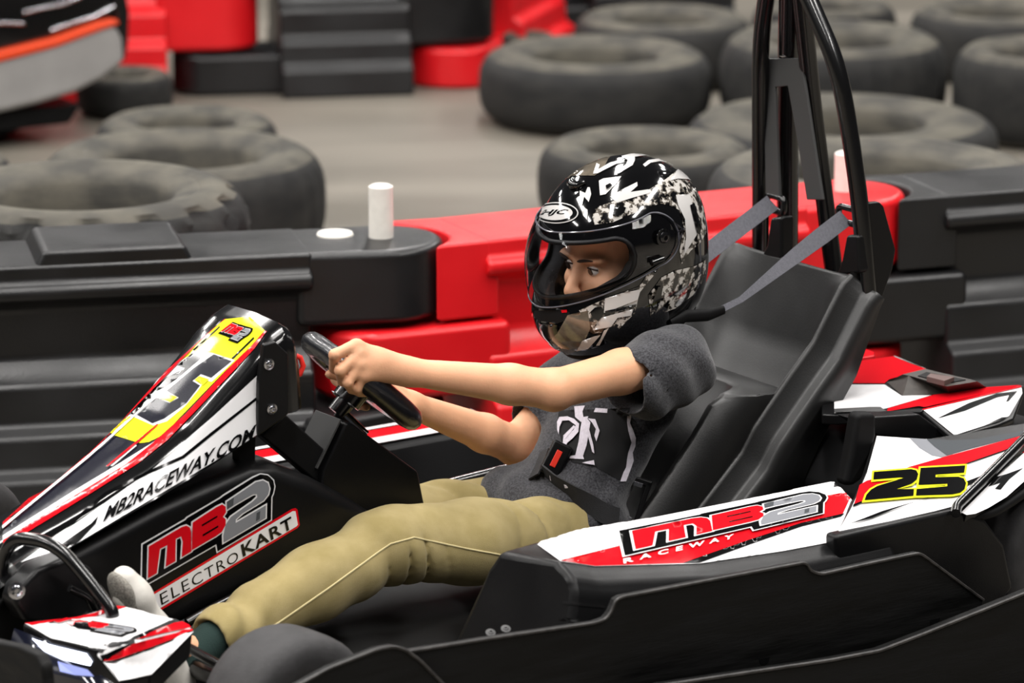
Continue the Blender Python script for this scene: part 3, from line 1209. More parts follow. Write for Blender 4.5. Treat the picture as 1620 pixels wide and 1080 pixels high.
# --- wheels
def kart_wheel(c, r, wd, yaw, name='wheel'):
    c = Vector(c)
    prof = [(r * .50, wd * .5), (r * .56, wd * .53), (r * .72, wd * .56), (r * .86, wd * .54), (r * .95, wd * .46), (r * .99, wd * .34), (r, wd * .15)]
    loop = prof + [(a, -b) for a, b in prof[::-1]]
    seg = 48
    R_ = Matrix.Rotation(yaw, 3, 'Z')
    V_, F_ = [], []
    for i in range(seg):
        a = 2 * math.pi * i / seg
        for rr, s in loop:
            V_.append(c + R_ @ Vector((rr * math.cos(a), s, rr * math.sin(a))))
    n = len(loop)
    for i in range(seg):
        for k in range(n):
            F_.append((i * n + k, i * n + (k + 1) % n, ((i + 1) % seg) * n + (k + 1) % n, ((i + 1) % seg) * n + k))
    o = mk(name, V_, F_, M['tyre_slick'], kart, auto=55)
    bm = bmesh.new()
    bm.from_mesh(o.data)
    bmesh.ops.recalc_face_normals(bm, faces=bm.faces)
    bm.to_mesh(o.data)
    bm.free()
    prof = [(r * .55, wd * .5), (r * .50, wd * .47), (r * .44, wd * .30), (r * .22, wd * .26), (r * .2, wd * .38), (r * .001, wd * .38)]
    V_, F_ = [], []
    for i in range(32):
        a = 2 * math.pi * i / 32
        for rr, s in prof + [(rr, -s) for rr, s in prof[::-1]]:
            V_.append(c + R_ @ Vector((rr * math.cos(a), s, rr * math.sin(a))))
    n = len(prof) * 2
    for i in range(32):
        for k in range(n):
            F_.append((i * n + k, ((i + 1) % 32) * n + k, ((i + 1) % 32) * n + (k + 1) % n, i * n + (k + 1) % n))
    mk('wheel_rim', V_, F_, BMT, o, auto=40)
    return o


fwc = PV(452, 1112, .50)
kart_wheel((fwc.x, .50, .13), .13, .11, math.radians(6), 'front_wheel')
kart_wheel((fwc.x, -.57, .13), .13, .11, math.radians(6), 'front_wheel')
kart_wheel((-.485, .47, .13), .13, .17, 0, 'rear_wheel')
kart_wheel((-.485, -.45, .13), .13, .17, 0, 'rear_wheel')
tube('tie_rod', [(fwc.x, .44, .15), (1.03, .1, .17)], .008, BMT, kart, seg=8)

# --- side bumper plates
sp_px = [(560, 1046), (580, 1040), (760, 1011), (942, 984), (958, 978), (966, 968), (974, 948), (984, 943), (1120, 917), (1270, 889), (1276, 891), (1284, 903), (1300, 907), (1380, 889), (1452, 874), (1460, 877), (1556, 948), (1556, 1100), (560, 1200)]
side_plate = plate('side_bumper', L(sp_px, PV, .68), .014, BX, kart, bevel=.0035, seg=3)
fp_px = [(440, 1100), (520, 1056), (596, 1026), (622, 1021), (640, 1026), (664, 1043), (720, 1100), (760, 1200), (440, 1200)]
plate('front_side_bumper', L(fp_px, PV, .70), .014, BX, kart, bevel=.0035, seg=3)
ob_px = [(1040, 1084), (1200, 1060), (1314, 1043), (1392, 1028), (1460, 1002), (1560, 962), (1700, 905), (1700, 1140), (1040, 1240)]
outer = plate('rear_bumper', L(ob_px, PV, .74), .02, BX, kart, bevel=.006, seg=3)
for x, y in ((800, 995), (776, 1001)):
    bolt(PV(x, y, .655), (.2, .5, 1), .005, kart, M['dark_grey'])

for u_ in (-.1, .25, .55, .9):
    tube('bumper_bracket', [(u_, .33, .085), (u_, .68, .12)], .011, BMT, kart, seg=8)
for u_ in (-.35, .3):
    tube('bumper_bracket', [(u_, .30, .08), (u_, .725, .08)], .011, BMT, kart, seg=8)
worn = mat('worn_edge_highlight', (48, 46, 45), .45, noise=.5, nscale=60, spec=.4)  # pale rims: some wear, plus the plates' edge highlights painted on as strips
tube('worn_edge_highlight', fillet([PV(x, y + 1, .681) for x, y in sp_px[:17]], .008), .0027, worn, side_plate, seg=6)
tube('worn_edge_highlight', fillet([PV(x, y + 1, .701) for x, y in fp_px[:7]], .008), .0027, worn, [o for o in COL.objects if o.name == 'front_side_bumper'][0], seg=6)
tube('worn_edge_highlight', fillet([PV(x, y + 1, .741) for x, y in ob_px[:7]], .008), .003, worn, outer, seg=6)
tube('sill_rail', [PV(610, 822, -.3), PV(700, 795, -.3), PV(830, 762, -.3)], .014, BG, kart, seg=12)
tube('sill_rail', [PV(610, 790, -.34), PV(700, 768, -.34), PV(830, 735, -.34)], .010, BG, kart, seg=12)

# --- front corner pod with its light, and the front hoop
ip = [(34, 986), (60, 980), (115, 978), (185, 957), (200, 959), (277, 978), (207, 1010), (149, 1027), (82, 1010)]
wv = lambda x, y: .24
top_l = []
for x, y in ip:
    top_l.append(PW(x, y, .235 if (x, y) in ((34, 986), (60, 980), (82, 1010), (149, 1027)) else .25))
f2 = [PW(277, 978, .25), PW(301, 986, .243), PW(305, 1001, .235), PW(237, 1068, .20), PW(188, 1079, .195), PW(158, 1038, .225), PW(149, 1027, .235), PW(207, 1010, .25)]
rim = [top_l[0], top_l[1], top_l[2], top_l[3], top_l[4], f2[0], f2[1], f2[2], f2[3], f2[4], f2[5], top_l[7], top_l[8]]
bm = bmesh.new()
tv = [bm.verts.new(p) for p in rim]
mid = bm.verts.new(top_l[6])
# top facets
bm.faces.new([tv[i] for i in (0, 1, 2, 3, 4, 5)] + [mid] + [tv[i] for i in (11, 12)])
bm.faces.new([tv[5], tv[6], tv[7], tv[8], tv[9], tv[10], tv[11], mid])
cen = sum(rim, Vector()) / len(rim)
lo = [bm.verts.new(Vector((p.x + (cen.x - p.x) * .04, p.y + (cen.y - p.y) * .04, p.z - .04))) for p in rim]
for i in range(len(rim)):
    j = (i + 1) % len(rim)
    bm.faces.new((tv[i], tv[j], lo[j], lo[i]))
bm.faces.new(lo[::-1])
fpod = bm_obj('front_corner_pod', bm, BP, kart, bevel=.005, seg=3)
# glossy lamp housing hanging below the front edge, with a lit strip
e = [PW(30, 996, .225), PW(84, 1018, .222), PW(148, 1034, .215), PW(188, 1084, .185)]
dn = Vector((.012, .006, -.11))
bm = bmesh.new()
for i in range(3):
    pass
V_ = [p for p in e] + [p + Vector((.018, .01, -.035)) for p in e] + [p + Vector((.01, .005, -.075)) for p in e] + [p + Vector((-.03, -.02, -.12)) for p in e]
F_ = []
for r in range(3):
    for i in range(3):
        F_.append((r * 4 + i, r * 4 + i + 1, (r + 1) * 4 + i + 1, (r + 1) * 4 + i))
lamp = mk('lamp_housing', V_, F_, mat('lamp_gloss', (20, 22, 34), .12, coat=1.0), kart, auto=30)
md = lamp.modifiers.new('shell', 'SOLIDIFY')
md.thickness = .01
led = mat('led_strip', (235, 240, 255), .3, emit=(225, 232, 255), estr=9.0)
led2 = mat('led_lens', (120, 130, 190), .15, emit=(170, 180, 240), estr=.7)
hl = surf_of(lamp, fpod)
sticker('led_light', [(led, [(52, 1010), (84, 1020), (138, 1033), (147, 1045), (144, 1052), (100, 1043), (72, 1030)])], lamp, hl, lift=.002)
sticker('led_reflector', [(led2, [(92, 1046), (140, 1058), (150, 1070), (120, 1068), (96, 1062)])], lamp, hl, lift=.002)
# lower front bumper bars
plate('front_bumper', L([(-40, 1000), (0, 1008), (48, 1018), (76, 1030), (86, 1050), (92, 1110), (-40, 1110)], PU, 1.40), -.02, BX, kart, bevel=.006, axis=(1, 0, 0))
hp = [PU(x, y, 1.26 - .085 * x / 175) for x, y in ((4, 1010), (4, 940), (4, 880), (24, 850), (72, 856), (103, 875), (138, 915), (172, 959), (178, 968))]
hp.append(hp[-1] - Vector((0, 0, .03)))
tube('front_hoop', fillet(hp, .025), .0105, BMT, kart, seg=14)
# dark front wing of the nose behind the hoop
tube('brake_line', fillet([PV(110, 930, .2), PV(140, 945, .2), PV(150, 965, .2)], .02), .006, BMT, kart, seg=8)
bm = bmesh.new()
prism(bm, L([(22, 955), (32, 930), (60, 900), (110, 880), (150, 900), (160, 960), (120, 990), (40, 985)], PV, .16), (0, -.05, 0))
bm_obj('front_mount', bm, BP, kart, bevel=.01, seg=3)
bolt(PV(26, 934, .18), (.3, 1, .1), .009, kart, M['chrome'])
# pedals
bm = bmesh.new()
box(bm, (1.13, .17, .15), (.012, .06, .14), Matrix.Rotation(.35, 3, 'Y'))
bm_obj('pedal', bm, M['steel'], kart, bevel=.003, seg=2)
bm = bmesh.new()
box(bm, (1.13, -.17, .15), (.012, .06, .14), Matrix.Rotation(.35, 3, 'Y'))
bm_obj('pedal', bm, M['steel'], kart, bevel=.003, seg=2)

# ------------------------------------------------------------------ stickers and lettering on the kart
Wv, Rv, Bv, Yv, Gv, Dv, Nv = (M[k] for k in ('white_vinyl', 'red_vinyl', 'black_vinyl', 'yellow_vinyl', 'grey_vinyl', 'dark_vinyl', 'navy_vinyl'))
h_nose = soft(surf_of(nose))
Z = lambda pts: zc(pts, 140, 480, 4.153)
nose_layers = [
    (Nv, Z([(880, 105), (1060, 88), (1165, 188), (700, 690), (455, 920), (240, 1060), (-100, 1290), (-560, 1560), (-560, 1500), (-200, 1140), (100, 840)]), 0),
    (Rv, Z([(900, 104), (905, 120), (790, 225), (120, 850), (-240, 1200), (-540, 1470), (-560, 1480), (-560, 1440), (-220, 1130), (110, 815), (780, 205)]), 1),
    (Rv, Z([(1172, 186), (1090, 300), (960, 440), (700, 715), (520, 900), (330, 1050), (0, 1260), (-560, 1600), (-560, 1545), (-40, 1220), (250, 1050), (440, 905), (640, 730), (900, 455), (1070, 280), (1150, 182)]), 1),
    (Wv, Z([(440, 910), (250, 1060), (-60, 1250), (-560, 1560), (-560, 1530), (-100, 1240), (200, 1060)]), 2),
    (Yv, Z([(905, 108), (985, 100), (1060, 90), (1160, 182), (1075, 280), (900, 450), (560, 800), (470, 880), (400, 915), (340, 922), (170, 870), (125, 835), (115, 815), (230, 720), (560, 420), (860, 140)]), 1.5),
    (Bv, Z([(945, 365), (1090, 225), (1094, 236), (955, 372)]), 2.5),
    (Bv, Z([(690, 310), (865, 155), (868, 163), (700, 318)]), 2.5),
    (Wv, Z([(215, 735), (300, 650), (420, 540), (590, 395), (720, 318), (820, 330), (968, 378), (815, 520), (770, 510), (730, 570), (640, 680), (520, 780), (430, 808), (310, 755)]), 2.5),
    (Nv, Z([(830, 340), (948, 385), (812, 495), (745, 470), (690, 515), (740, 545), (650, 660), (500, 765), (425, 795), (325, 740), (455, 625), (540, 660), (600, 625), (520, 580), (700, 430)]), 3.5),
    (Bv, Z([(235, 728), (330, 640), (400, 600), (440, 620), (310, 738)]), 3.5),
    (Bv, Z([(430, 570), (520, 490), (630, 440), (590, 500), (500, 560), (410, 605)]), 3.5),
    (Bv, Z([(590, 415), (690, 330), (775, 325), (730, 380), (600, 490), (640, 430)]), 3.5),
    (Yv, Z([(500, 590), (590, 622), (548, 655), (462, 625)]), 4.5),
    (Yv, Z([(735, 485), (800, 505), (760, 545), (705, 510)]), 4.5),
    (Wv, Z([(-560, 1470), (0, 1010), (160, 870), (440, 620), (445, 626), (170, 880), (10, 1022), (-560, 1490)]), 5.2),
    (Rv, Z([(120, 1080), (320, 915), (460, 800), (465, 806), (330, 925), (135, 1080)]), 5.2),
    (Wv, Z([(150, 1078), (320, 938), (324, 944), (165, 1078)]), 5.2),
]
sticker('nose_sticker', nose_layers, nose, h_nose, step=6, gap=.0005)
hb2 = homography([(120, 560), (700, 250), (985, 350), (420, 650)], Z([(870, 195), (1000, 130), (1095, 175), (960, 262)]))
sb_layers = badge(affine3([(55, 855), (985, 370), (62, 540)], Z([(860, 203), (985, 268), (955, 130)])), Bv)
sticker('badge', [l for l in sb_layers], nose, h_nose, lift=.0032, gap=.0005)
# white side panel of the nose with the web address
Z = lambda pts: zc(pts, 140, 480, 4.153)
side = Z([(1128, 452), (1108, 858), (1000, 930), (640, 1150), (90, 1480), (-480, 1820), (-440, 1700), (430, 1080), (830, 730)])
strip = [[(411, 623), (411, 628), (336, 688), (291, 725), (235, 750), (169, 783), (132, 813), (128, 811), (166, 779), (232, 746), (288, 721), (333, 684)],
         Z([(-480, 1720), (-250, 1640), (20, 1450), (66, 1400), (50, 1450), (-200, 1720), (-460, 1830)])]
nose_t = lettering('MB2RACEWAY.COM', [(163, 829), (402, 693), (404, 670), (170, 804)], bold=.028, shear=.2)
hn2 = surf_of(nose, nb)
sticker('nose_side_sticker', [(Wv, side)] + [(Bv, s) for s in strip], nose, h_nose, step=6)
sticker('web_address', [(Bv, nose_t)], nose, h_nose, lift=.004)

# console: badge and word plate
h_con = surf_of(console)
hc = lambda p: (210 + p[0] / 4.5, 740 + p[1] / 4.5)
sticker('badge', badge(hc, Wv, rim=9), console, h_con)
wp = [hc(p) for p in ((120, 915), (135, 890), (1130, 290), (1155, 284), (1170, 295), (1186, 405), (1172, 425), (175, 1025), (152, 1030), (140, 1015))]
wi = [hc(p) for p in ((134, 920), (145, 900), (1135, 305), (1155, 305), (1172, 402), (1160, 415), (170, 1008), (155, 1012))]
thin = lettering('ELECTRO', [hc(p) for p in ((200, 975), (750, 655), (738, 585), (185, 895))], bold=-.004, space=1.15)
thick = lettering('KART', [hc(p) for p in ((780, 630), (1138, 420), (1120, 340), (762, 545))], bold=.022, space=1.12)
sticker('word_plate', [(Rv, wp), (Wv, wi), (Bv, thin), (Bv, thick)], console, h_con)

# side pod: white top, red flash, badge, lettering
h_pod = soft(surf_of(pod))
Z = lambda pts: zc(pts, 870, 750, 3.522)
pod_l = [
    (Wv, Z([(-70, 395), (-20, 335), (90, 305), (320, 285), (1585, 35), (1580, 75), (1712, 52), (1590, 385), (1540, 385), (1300, 430), (830, 500), (250, 515), (60, 488)])),
    (Rv, Z([(58, 484), (375, 405), (1080, 240), (1500, 130), (1690, 95), (1625, 235), (1500, 250), (830, 490), (740, 498), (250, 514)])),
    (Bv, Z([(1620, 240), (1400, 295), (1140, 385), (830, 498), (740, 498), (1100, 372), (1400, 275), (1640, 222)])),
]
sticker('pod_sticker', pod_l, pod, h_pod, step=6)
hp_ = homography(LG_Q, Z([(372, 330), (1440, 108), (1520, 232), (405, 475)]))
sticker('badge', badge(hp_, Wv, rim=9), pod, h_pod, step=12, lift=.0055, gap=.0004)
lt = []
words = lettering('RACEWAY', Z([(405, 512), (1015, 370), (1020, 345), (403, 485)]), bold=.03, space=1.9)
sticker('raceway_lettering', [(Wv, words)], pod, h_pod, lift=.005)
# same sticker on the far pod's top
fa = [(.50, .31), (.0, .31)]
fz = lambda u: interp(PA, u).z
def far_top(u, t):
    a, b = interp(PA, u), interp(PB, u)
    return Vector((u, -(.462 + (.572 - .462) * t), .2085))
for m_, t0, t1, l in ((Wv, .04, .96, 0), (Rv, .35, .75, .0005), (Bv, .75, .82, .0005)):
    us = np.linspace(.5, -.05, 12)
    V_ = [far_top(u, t) + Vector((0, 0, l)) for u in us for t in (t0, t1)]
    mk('pod_sticker', V_, [(2 * i, 2 * i + 1, 2 * i + 3, 2 * i + 2) for i in range(11)], m_, farpod)

# quarter panel: number 25
h_q = flat_on(QB[1], n_q)
Z = lambda pts: zc(pts, 1300, 670, 5.06)
two = [(412, 408), (710, 386), (750, 395), (766, 425), (755, 468), (715, 500), (590, 545), (732, 545), (728, 598), (337, 633), (352, 590), (388, 550), (440, 520), (655, 455), (620, 450), (407, 468)]
five = [(785, 378), (1142, 358), (1133, 414), (905, 430), (903, 452), (1085, 448), (1130, 462), (1148, 498), (1136, 548), (1100, 576), (1040, 588), (748, 598), (753, 547), (998, 525), (1000, 503), (768, 513)]
ql = [
    (Wv, Z([(440, 102), (700, 120), (1050, 140), (1250, 130), (1620, 62), (1585, 108), (1150, 560), (1052, 665), (900, 705), (250, 850), (165, 868), (132, 862), (230, 690), (290, 560), (360, 400)])),
    (Gv, Z([(700, 120), (835, 130), (1050, 250), (960, 275), (880, 260), (780, 200)])),
    (Dv, Z([(835, 130), (1050, 140), (1250, 130), (1620, 62), (1590, 105), (1200, 205), (1000, 262), (900, 190)])),
    (Rv, Z([(300, 500), (360, 465), (560, 415), (700, 355), (980, 275), (1590, 108), (1488, 215), (1100, 345), (700, 480), (320, 635), (255, 655), (270, 610)])),
    (Bv, Z([(1488, 212), (1480, 222), (1130, 345), (1090, 350)])),
    (Bv, Z([(250, 658), (320, 632), (330, 642), (245, 680)])),
    (Bv, Z([(210, 820), (480, 715), (880, 600), (1160, 475), (1265, 435), (1240, 480), (1150, 510), (860, 600), (560, 705), (400, 770)])),
    (Yv, Z(offset_poly(two, 15))), (Yv, Z(offset_poly(five, 15))),
    (Bv, Z(two)), (Bv, Z(five)),
]
sticker('number_sticker', ql, quarter, h_q, gap=.0005)
h_q2 = flat_on(QB[1], n_q)
sticker('arch_sticker', [(Wv, Z([(1115, 715), (1160, 735), (1230, 725), (1330, 680), (1480, 590), (1620, 465), (1800, 330), (1800, 120), (1620, 235), (1395, 435)])),
                         (Rv, Z([(1600, 240), (1800, 110), (1800, 170), (1620, 235)])),
                         (Bv, Z([(1390, 435), (1480, 410), (1610, 362), (1500, 450), (1430, 535), (1385, 528), (1430, 480), (1330, 510)]))], quarter2, h_q2)

# rear cover
h_r = surf_of(rear)
Z = lambda pts: zc(pts, 1300, 530, 5.062)
sticker('cover_sticker', [
    (Wv, Z([(100, 398), (500, 398), (640, 490), (880, 485), (520, 590), (390, 612), (100, 630)])),
    (Rv, Z([(100, 215), (285, 208), (570, 170), (700, 215), (830, 272), (540, 360), (500, 394), (100, 394)])),
    (Bv, Z([(100, 392), (500, 394), (500, 400), (100, 400)])),
    (Wv, Z([(570, 170), (590, 170), (830, 268), (828, 276)])),
    (Rv, Z([(530, 600), (900, 490), (1300, 420), (1590, 412), (1500, 438), (820, 590), (780, 580), (520, 612)])),
    (M['dark_grey'], Z([(100, 605), (390, 590), (470, 590), (520, 612), (100, 632)]))], rear, h_r)
h_f = flat_on(pf0, n_f)
sticker('flap_sticker', [
    (Wv, Z([(815, 605), (1600, 425), (1605, 470), (1500, 650), (1420, 690), (1080, 800), (1055, 800)])),
    (Rv, Z([(800, 598), (1590, 410), (1600, 420), (1000, 560), (815, 605)])),
    (Bv, Z([(920, 676), (1180, 550), (1400, 475), (1565, 455), (1495, 535), (1475, 540), (1500, 485), (1400, 505), (1150, 610)])),
    (Bv, Z([(1300, 735), (1440, 668), (1495, 665), (1420, 690)]))], flap, h_f)

# front corner pod
h_fp = surf_of(fpod)
Z = lambda pts: zc(pts, 0, 820, 4.154)
sticker('corner_sticker', [
    (Wv, Z([(165, 692), (480, 662), (770, 575), (830, 580), (1150, 655), (1252, 690), (1262, 745), (985, 1030), (785, 1070), (650, 908), (580, 840), (340, 788)])),
    (Rv, Z([(165, 692), (330, 672), (440, 650), (770, 572), (830, 580), (620, 645), (480, 662), (320, 685), (210, 706)])),
    (Bv, Z([(1150, 660), (1190, 672), (900, 790), (820, 810), (1000, 730)])),
    (Rv, Z([(1195, 672), (1250, 690), (1256, 712), (960, 780), (880, 800)])),
    (Bv, Z([(650, 905), (760, 850), (880, 815), (740, 910), (680, 945)])),
    (Rv, Z([(680, 940), (880, 820), (1256, 728), (1255, 745), (980, 850), (700, 945)])),
    (Bv, Z([(690, 950), (980, 855), (1255, 745), (1255, 755), (980, 870), (700, 962)])),
    (Wv, Z([(700, 960), (980, 868), (1258, 752), (985, 1030), (785, 1068)]))], fpod, h_fp, step=12)
hcp = homography(LG_Q, Z([(335, 668), (880, 690), (915, 760), (600, 745)]))
hcp = homography([(62, 540), (905, 42), (1005, 130), (640, 528)], Z([(320, 668), (850, 690), (912, 735), (760, 775)]))
lay = badge(affine3([(55, 855), (985, 370), (62, 540)], Z([(322, 692), (800, 784), (428, 650)])), Bv, rim=6)
sticker('badge', lay, fpod, h_fp, lift=.0025, gap=.0004)

# ------------------------------------------------------------------ solid modelling by blended distance fields
class Field:
    def __init__(s, lo, hi, h):
        s.h = h
        s.lo = np.array(lo, float)
        s.n = np.ceil((np.array(hi) - s.lo) / h).astype(int) + 1
        s.d = np.full(tuple(s.n), 0.08, np.float32)

    def _blk(s, lo, hi, m):
        a = np.maximum(0, np.floor((np.array(lo) - m - s.lo) / s.h).astype(int))
        b = np.minimum(s.n, np.ceil((np.array(hi) + m - s.lo) / s.h).astype(int) + 1)
        if np.any(b <= a):
            return None, None
        g = [s.lo[i] + s.h * np.arange(a[i], b[i]) for i in range(3)]
        X, Y, Z = np.meshgrid(*g, indexing='ij')
        return (slice(a[0], b[0]), slice(a[1], b[1]), slice(a[2], b[2])), np.stack([X, Y, Z], -1).astype(np.float32)

    def put(s, d, sl, k, mode):
        o = s.d[sl]
        if mode == 'sub':
            d = -d
            hh = np.clip(.5 - .5 * (o - d) / k, 0, 1)
            s.d[sl] = o * (1 - hh) + d * hh + k * hh * (1 - hh)
        else:
            hh = np.clip(.5 + .5 * (o - d) / k, 0, 1)
            s.d[sl] = o * (1 - hh) + d * hh - k * hh * (1 - hh)

    def cone(s, a, b, ra, rb, k=.012, mode='add', flat=None):
        a, b = np.array(a, float), np.array(b, float)
        R_ = max(ra, rb)
        sl, P = s._blk(np.minimum(a, b) - R_, np.maximum(a, b) + R_, k + .02)
        if sl is None:
            return
        ab = b - a
        t = np.clip(((P - a) @ ab) / (ab @ ab), 0, 1)
        q = P - a - t[..., None] * ab
        if flat is not None:                      # squash along a direction
            f, amt = np.array(flat[0], float), flat[1]
            f = f / np.linalg.norm(f)
            q = q + (q @ f)[..., None] * f * (1 / amt - 1)
        d = np.linalg.norm(q, axis=-1) - (ra + (rb - ra) * t)
        s.put(d, sl, k, mode)

    def chain(s, pts, rs, k=.012, mode='add', flat=None):
        for i in range(len(pts) - 1):
            s.cone(pts[i], pts[i + 1], rs[i], rs[i + 1], k, mode, flat)

    def ell(s, c, r, rot=None, k=.012, mode='add'):
        c, r = np.array(c, float), np.array(r, float)
        R_ = r.max()
        sl, P = s._blk(c - R_, c + R_, k + .02)
        if sl is None:
            return
        q = P - c
        if rot is not None:
            q = q @ np.array(rot)                 # world -> local (columns are axes)
        k0 = np.linalg.norm(q / r, axis=-1)
        k1 = np.linalg.norm(q / (r * r), axis=-1) + 1e-9
        s.put(k0 * (k0 - 1) / k1, sl, k, mode)

    def wrinkle(s, lo, hi, fn):
        sl, P = s._blk(lo, hi, 0)
        s.d[sl] += fn(P).astype(np.float32)

    def mesh(s, smooth=2):
        d = s.d
        n = d.shape
        ins = d < 0
        c = np.zeros(tuple(k - 1 for k in n), np.int8)
        for i in (0, 1):
            for j in (0, 1):
                for k in (0, 1):
                    c += ins[i:n[0] - 1 + i, j:n[1] - 1 + j, k:n[2] - 1 + k]
        act = (c > 0) & (c < 8)
        idx = np.full(act.shape, -1, np.int64)
        cells = np.argwhere(act)
        idx[act] = np.arange(len(cells))
        acc = np.zeros((len(cells), 3))
        cnt = np.zeros(len(cells))
        cor = [(i, j, k) for i in (0, 1) for j in (0, 1) for k in (0, 1)]
        for p in cor:
            for ax in range(3):
                if p[ax] == 0:
                    q = list(p)
                    q[ax] = 1
                    dp = d[cells[:, 0] + p[0], cells[:, 1] + p[1], cells[:, 2] + p[2]]
                    dq = d[cells[:, 0] + q[0], cells[:, 1] + q[1], cells[:, 2] + q[2]]
                    m = (dp < 0) != (dq < 0)
                    t = np.where(m, dp / np.where(m, dp - dq, 1), 0)
                    v = np.array(p, float)[None, :].repeat(len(cells), 0)
                    v[:, ax] += t
                    acc[m] += v[m]
                    cnt[m] += 1
        V_ = cells + acc / cnt[:, None]
        V_ = s.lo + V_ * s.h
        Fs = []
        for ax in range(3):
            a1, a2 = (ax + 1) % 3, (ax + 2) % 3
            s0 = [slice(None)] * 3
            s1 = [slice(None)] * 3
            s0[ax] = slice(0, n[ax] - 1)
            s1[ax] = slice(1, n[ax])
            e = np.argwhere(ins[tuple(s0)] != ins[tuple(s1)])
            e = e[(e[:, a1] > 0) & (e[:, a2] > 0) & (e[:, a1] < n[a1] - 1) & (e[:, a2] < n[a2] - 1)]
            sg = ins[e[:, 0], e[:, 1], e[:, 2]]

            def ci(o1, o2):
                q = e.copy()
                q[:, a1] -= o1
                q[:, a2] -= o2
                return idx[q[:, 0], q[:, 1], q[:, 2]]
            A, B, C_, D_ = ci(1, 1), ci(0, 1), ci(0, 0), ci(1, 0)
            f = np.stack([A, B, C_, D_], 1)
            f[~sg] = f[~sg][:, ::-1]
            Fs.append(f)
        Fc = np.concatenate(Fs)
        for _ in range(smooth):
            sm = np.zeros_like(V_)
            ct = np.zeros(len(V_))
            for a in range(4):
                b = (a + 1) % 4
                np.add.at(sm, Fc[:, a], V_[Fc[:, b]])
                np.add.at(sm, Fc[:, b], V_[Fc[:, a]])
                np.add.at(ct, Fc[:, a], 1)
                np.add.at(ct, Fc[:, b], 1)
            V_ = V_ * .4 + sm / ct[:, None] * .6
        return V_, Fc

    def obj(s, name, m, parent, smooth=2):
        v, f = s.mesh(smooth)
        me = bpy.data.meshes.new(name)
        me.vertices.add(len(v))
        me.vertices.foreach_set('co', v.astype(np.float32).ravel())
        me.loops.add(len(f) * 4)
        me.loops.foreach_set('vertex_index', f.ravel().astype(np.int32))
        me.polygons.add(len(f))
        me.polygons.foreach_set('loop_start', np.arange(0, len(f) * 4, 4, dtype=np.int32))
        me.polygons.foreach_set('use_smooth', np.ones(len(f), bool))
        me.update(calc_edges=True)
        me.validate()
        me.materials.append(m)
        o = bpy.data.objects.new(name, me)
        COL.objects.link(o)
        o.parent = parent
        return o


A_ = lambda v: np.array(v, float)
boy = empty('person', 'boy in grey printed T-shirt and khaki trousers, seated in the go-kart, gripping its wheel', 'person', KO, KROT)
skin = mat('skin', (218, 164, 128), .5, noise=.06, nscale=18, sub=.12, bump=.12, bscale=260, spec=.35)
shirt_m = mat('shirt_heather', (38, 38, 41), .95, col2=(72, 72, 76), nscale=300, bump=.5, bscale=700, sheen=.25, spec=.2, detail=2)
pants_m = mat('khaki_cotton', (152, 137, 90), .9, col2=(168, 152, 106), nscale=22, bump=.45, bscale=900, sheen=.1, spec=.2)

# joints (kart frame)
S1, S2 = A_((.025, .145, .462)), A_(PV(925, 588, -.12))
E1 = A_(PV(876, 616, .18))
W1 = A_(PV(646, 588, .10))
E2 = A_(PV(816, 704, -.11))
W2 = A_(PV(650, 640, -.09))
HC = A_((.04, 0, .615))               # middle of the head
NB = A_((.0, 0, .455))
HP1, HP2 = A_((.2, .085, .165)), A_((.2, -.085, .165))
K1 = A_(PV(612, 862, .13))
K2_ = A_((K1[0] - .01, -.13, K1[2] - .045))
AN1 = A_(PV(336, 1013, .19))
AN2 = A_((AN1[0] + .02, -.17, .155))

# head frame: facing forward, a little to the camera side, chin slightly down
HY, HPI = math.radians(2), math.radians(9)
hf = Vector((math.cos(HY) * math.cos(HPI), math.sin(HY) * math.cos(HPI), -math.sin(HPI)))
hl_ = Vector((-math.sin(HY), math.cos(HY), 0))
hu = hf.cross(hl_)
HR = np.array([hf, hl_, hu]).T         # columns: forward, left, up


def hp(x, y, z):
    return HC + HR @ A_((x, y, z))


B = Field((-.16, -.30, .06), (1.10, .28, .80), .0037)
# trunk under the shirt
B.chain([A_((.19, 0, .165)), A_((.095, 0, .265)), A_((.02, 0, .37))], [.08, .08, .088], .03, flat=((.755, 0, .655), .7))
B.cone(S2 + A_((-.02, .03, -.01)), A_((.02, .085, .43)), .04, .055, .03)
B.cone(NB, hp(-.02, 0, -.06), .046, .044, .02)
# head
B.ell(hp(-.012, 0, .035), (.088, .070, .088), HR, .02)
B.ell(hp(.022, 0, -.035), (.062, .056, .075), HR, .03)
B.ell(hp(.045, 0, -.085), (.030, .030, .024), HR, .025)
B.ell(hp(.080, 0, -.070), (.014, .024, .014), HR, .012)      # mouth
B.ell(hp(.082, 0, -.063), (.012, .020, .006), HR, .004)      # upper lip
B.ell(hp(.081, 0, -.076), (.012, .018, .007), HR, .004)      # lower lip
for s_ in (1, -1):
    B.ell(hp(.058, .036 * s_, -.030), (.024, .024, .022), HR, .015)     # cheek
    B.ell(hp(.068, .030 * s_, .018), (.020, .026, .009), HR, .012)      # brow
    B.ell(hp(.088, .030 * s_, -.001), (.016, .019, .011), HR, .010, 'sub')   # socket
    B.ell(hp(.066, .030 * s_, -.001), (.0135, .0135, .0125), HR, .002)  # eyeball bed
    B.ell(hp(.0, .072 * s_, -.005), (.016, .007, .028), HR, .006)       # ear
B.cone(hp(.078, 0, .008), hp(.105, 0, -.034), .008, .011, .010)         # nose
B.ell(hp(.098, .008, -.037), (.010, .008, .007), HR, .005)
B.ell(hp(.098, -.008, -.037), (.010, .008, .007), HR, .005)
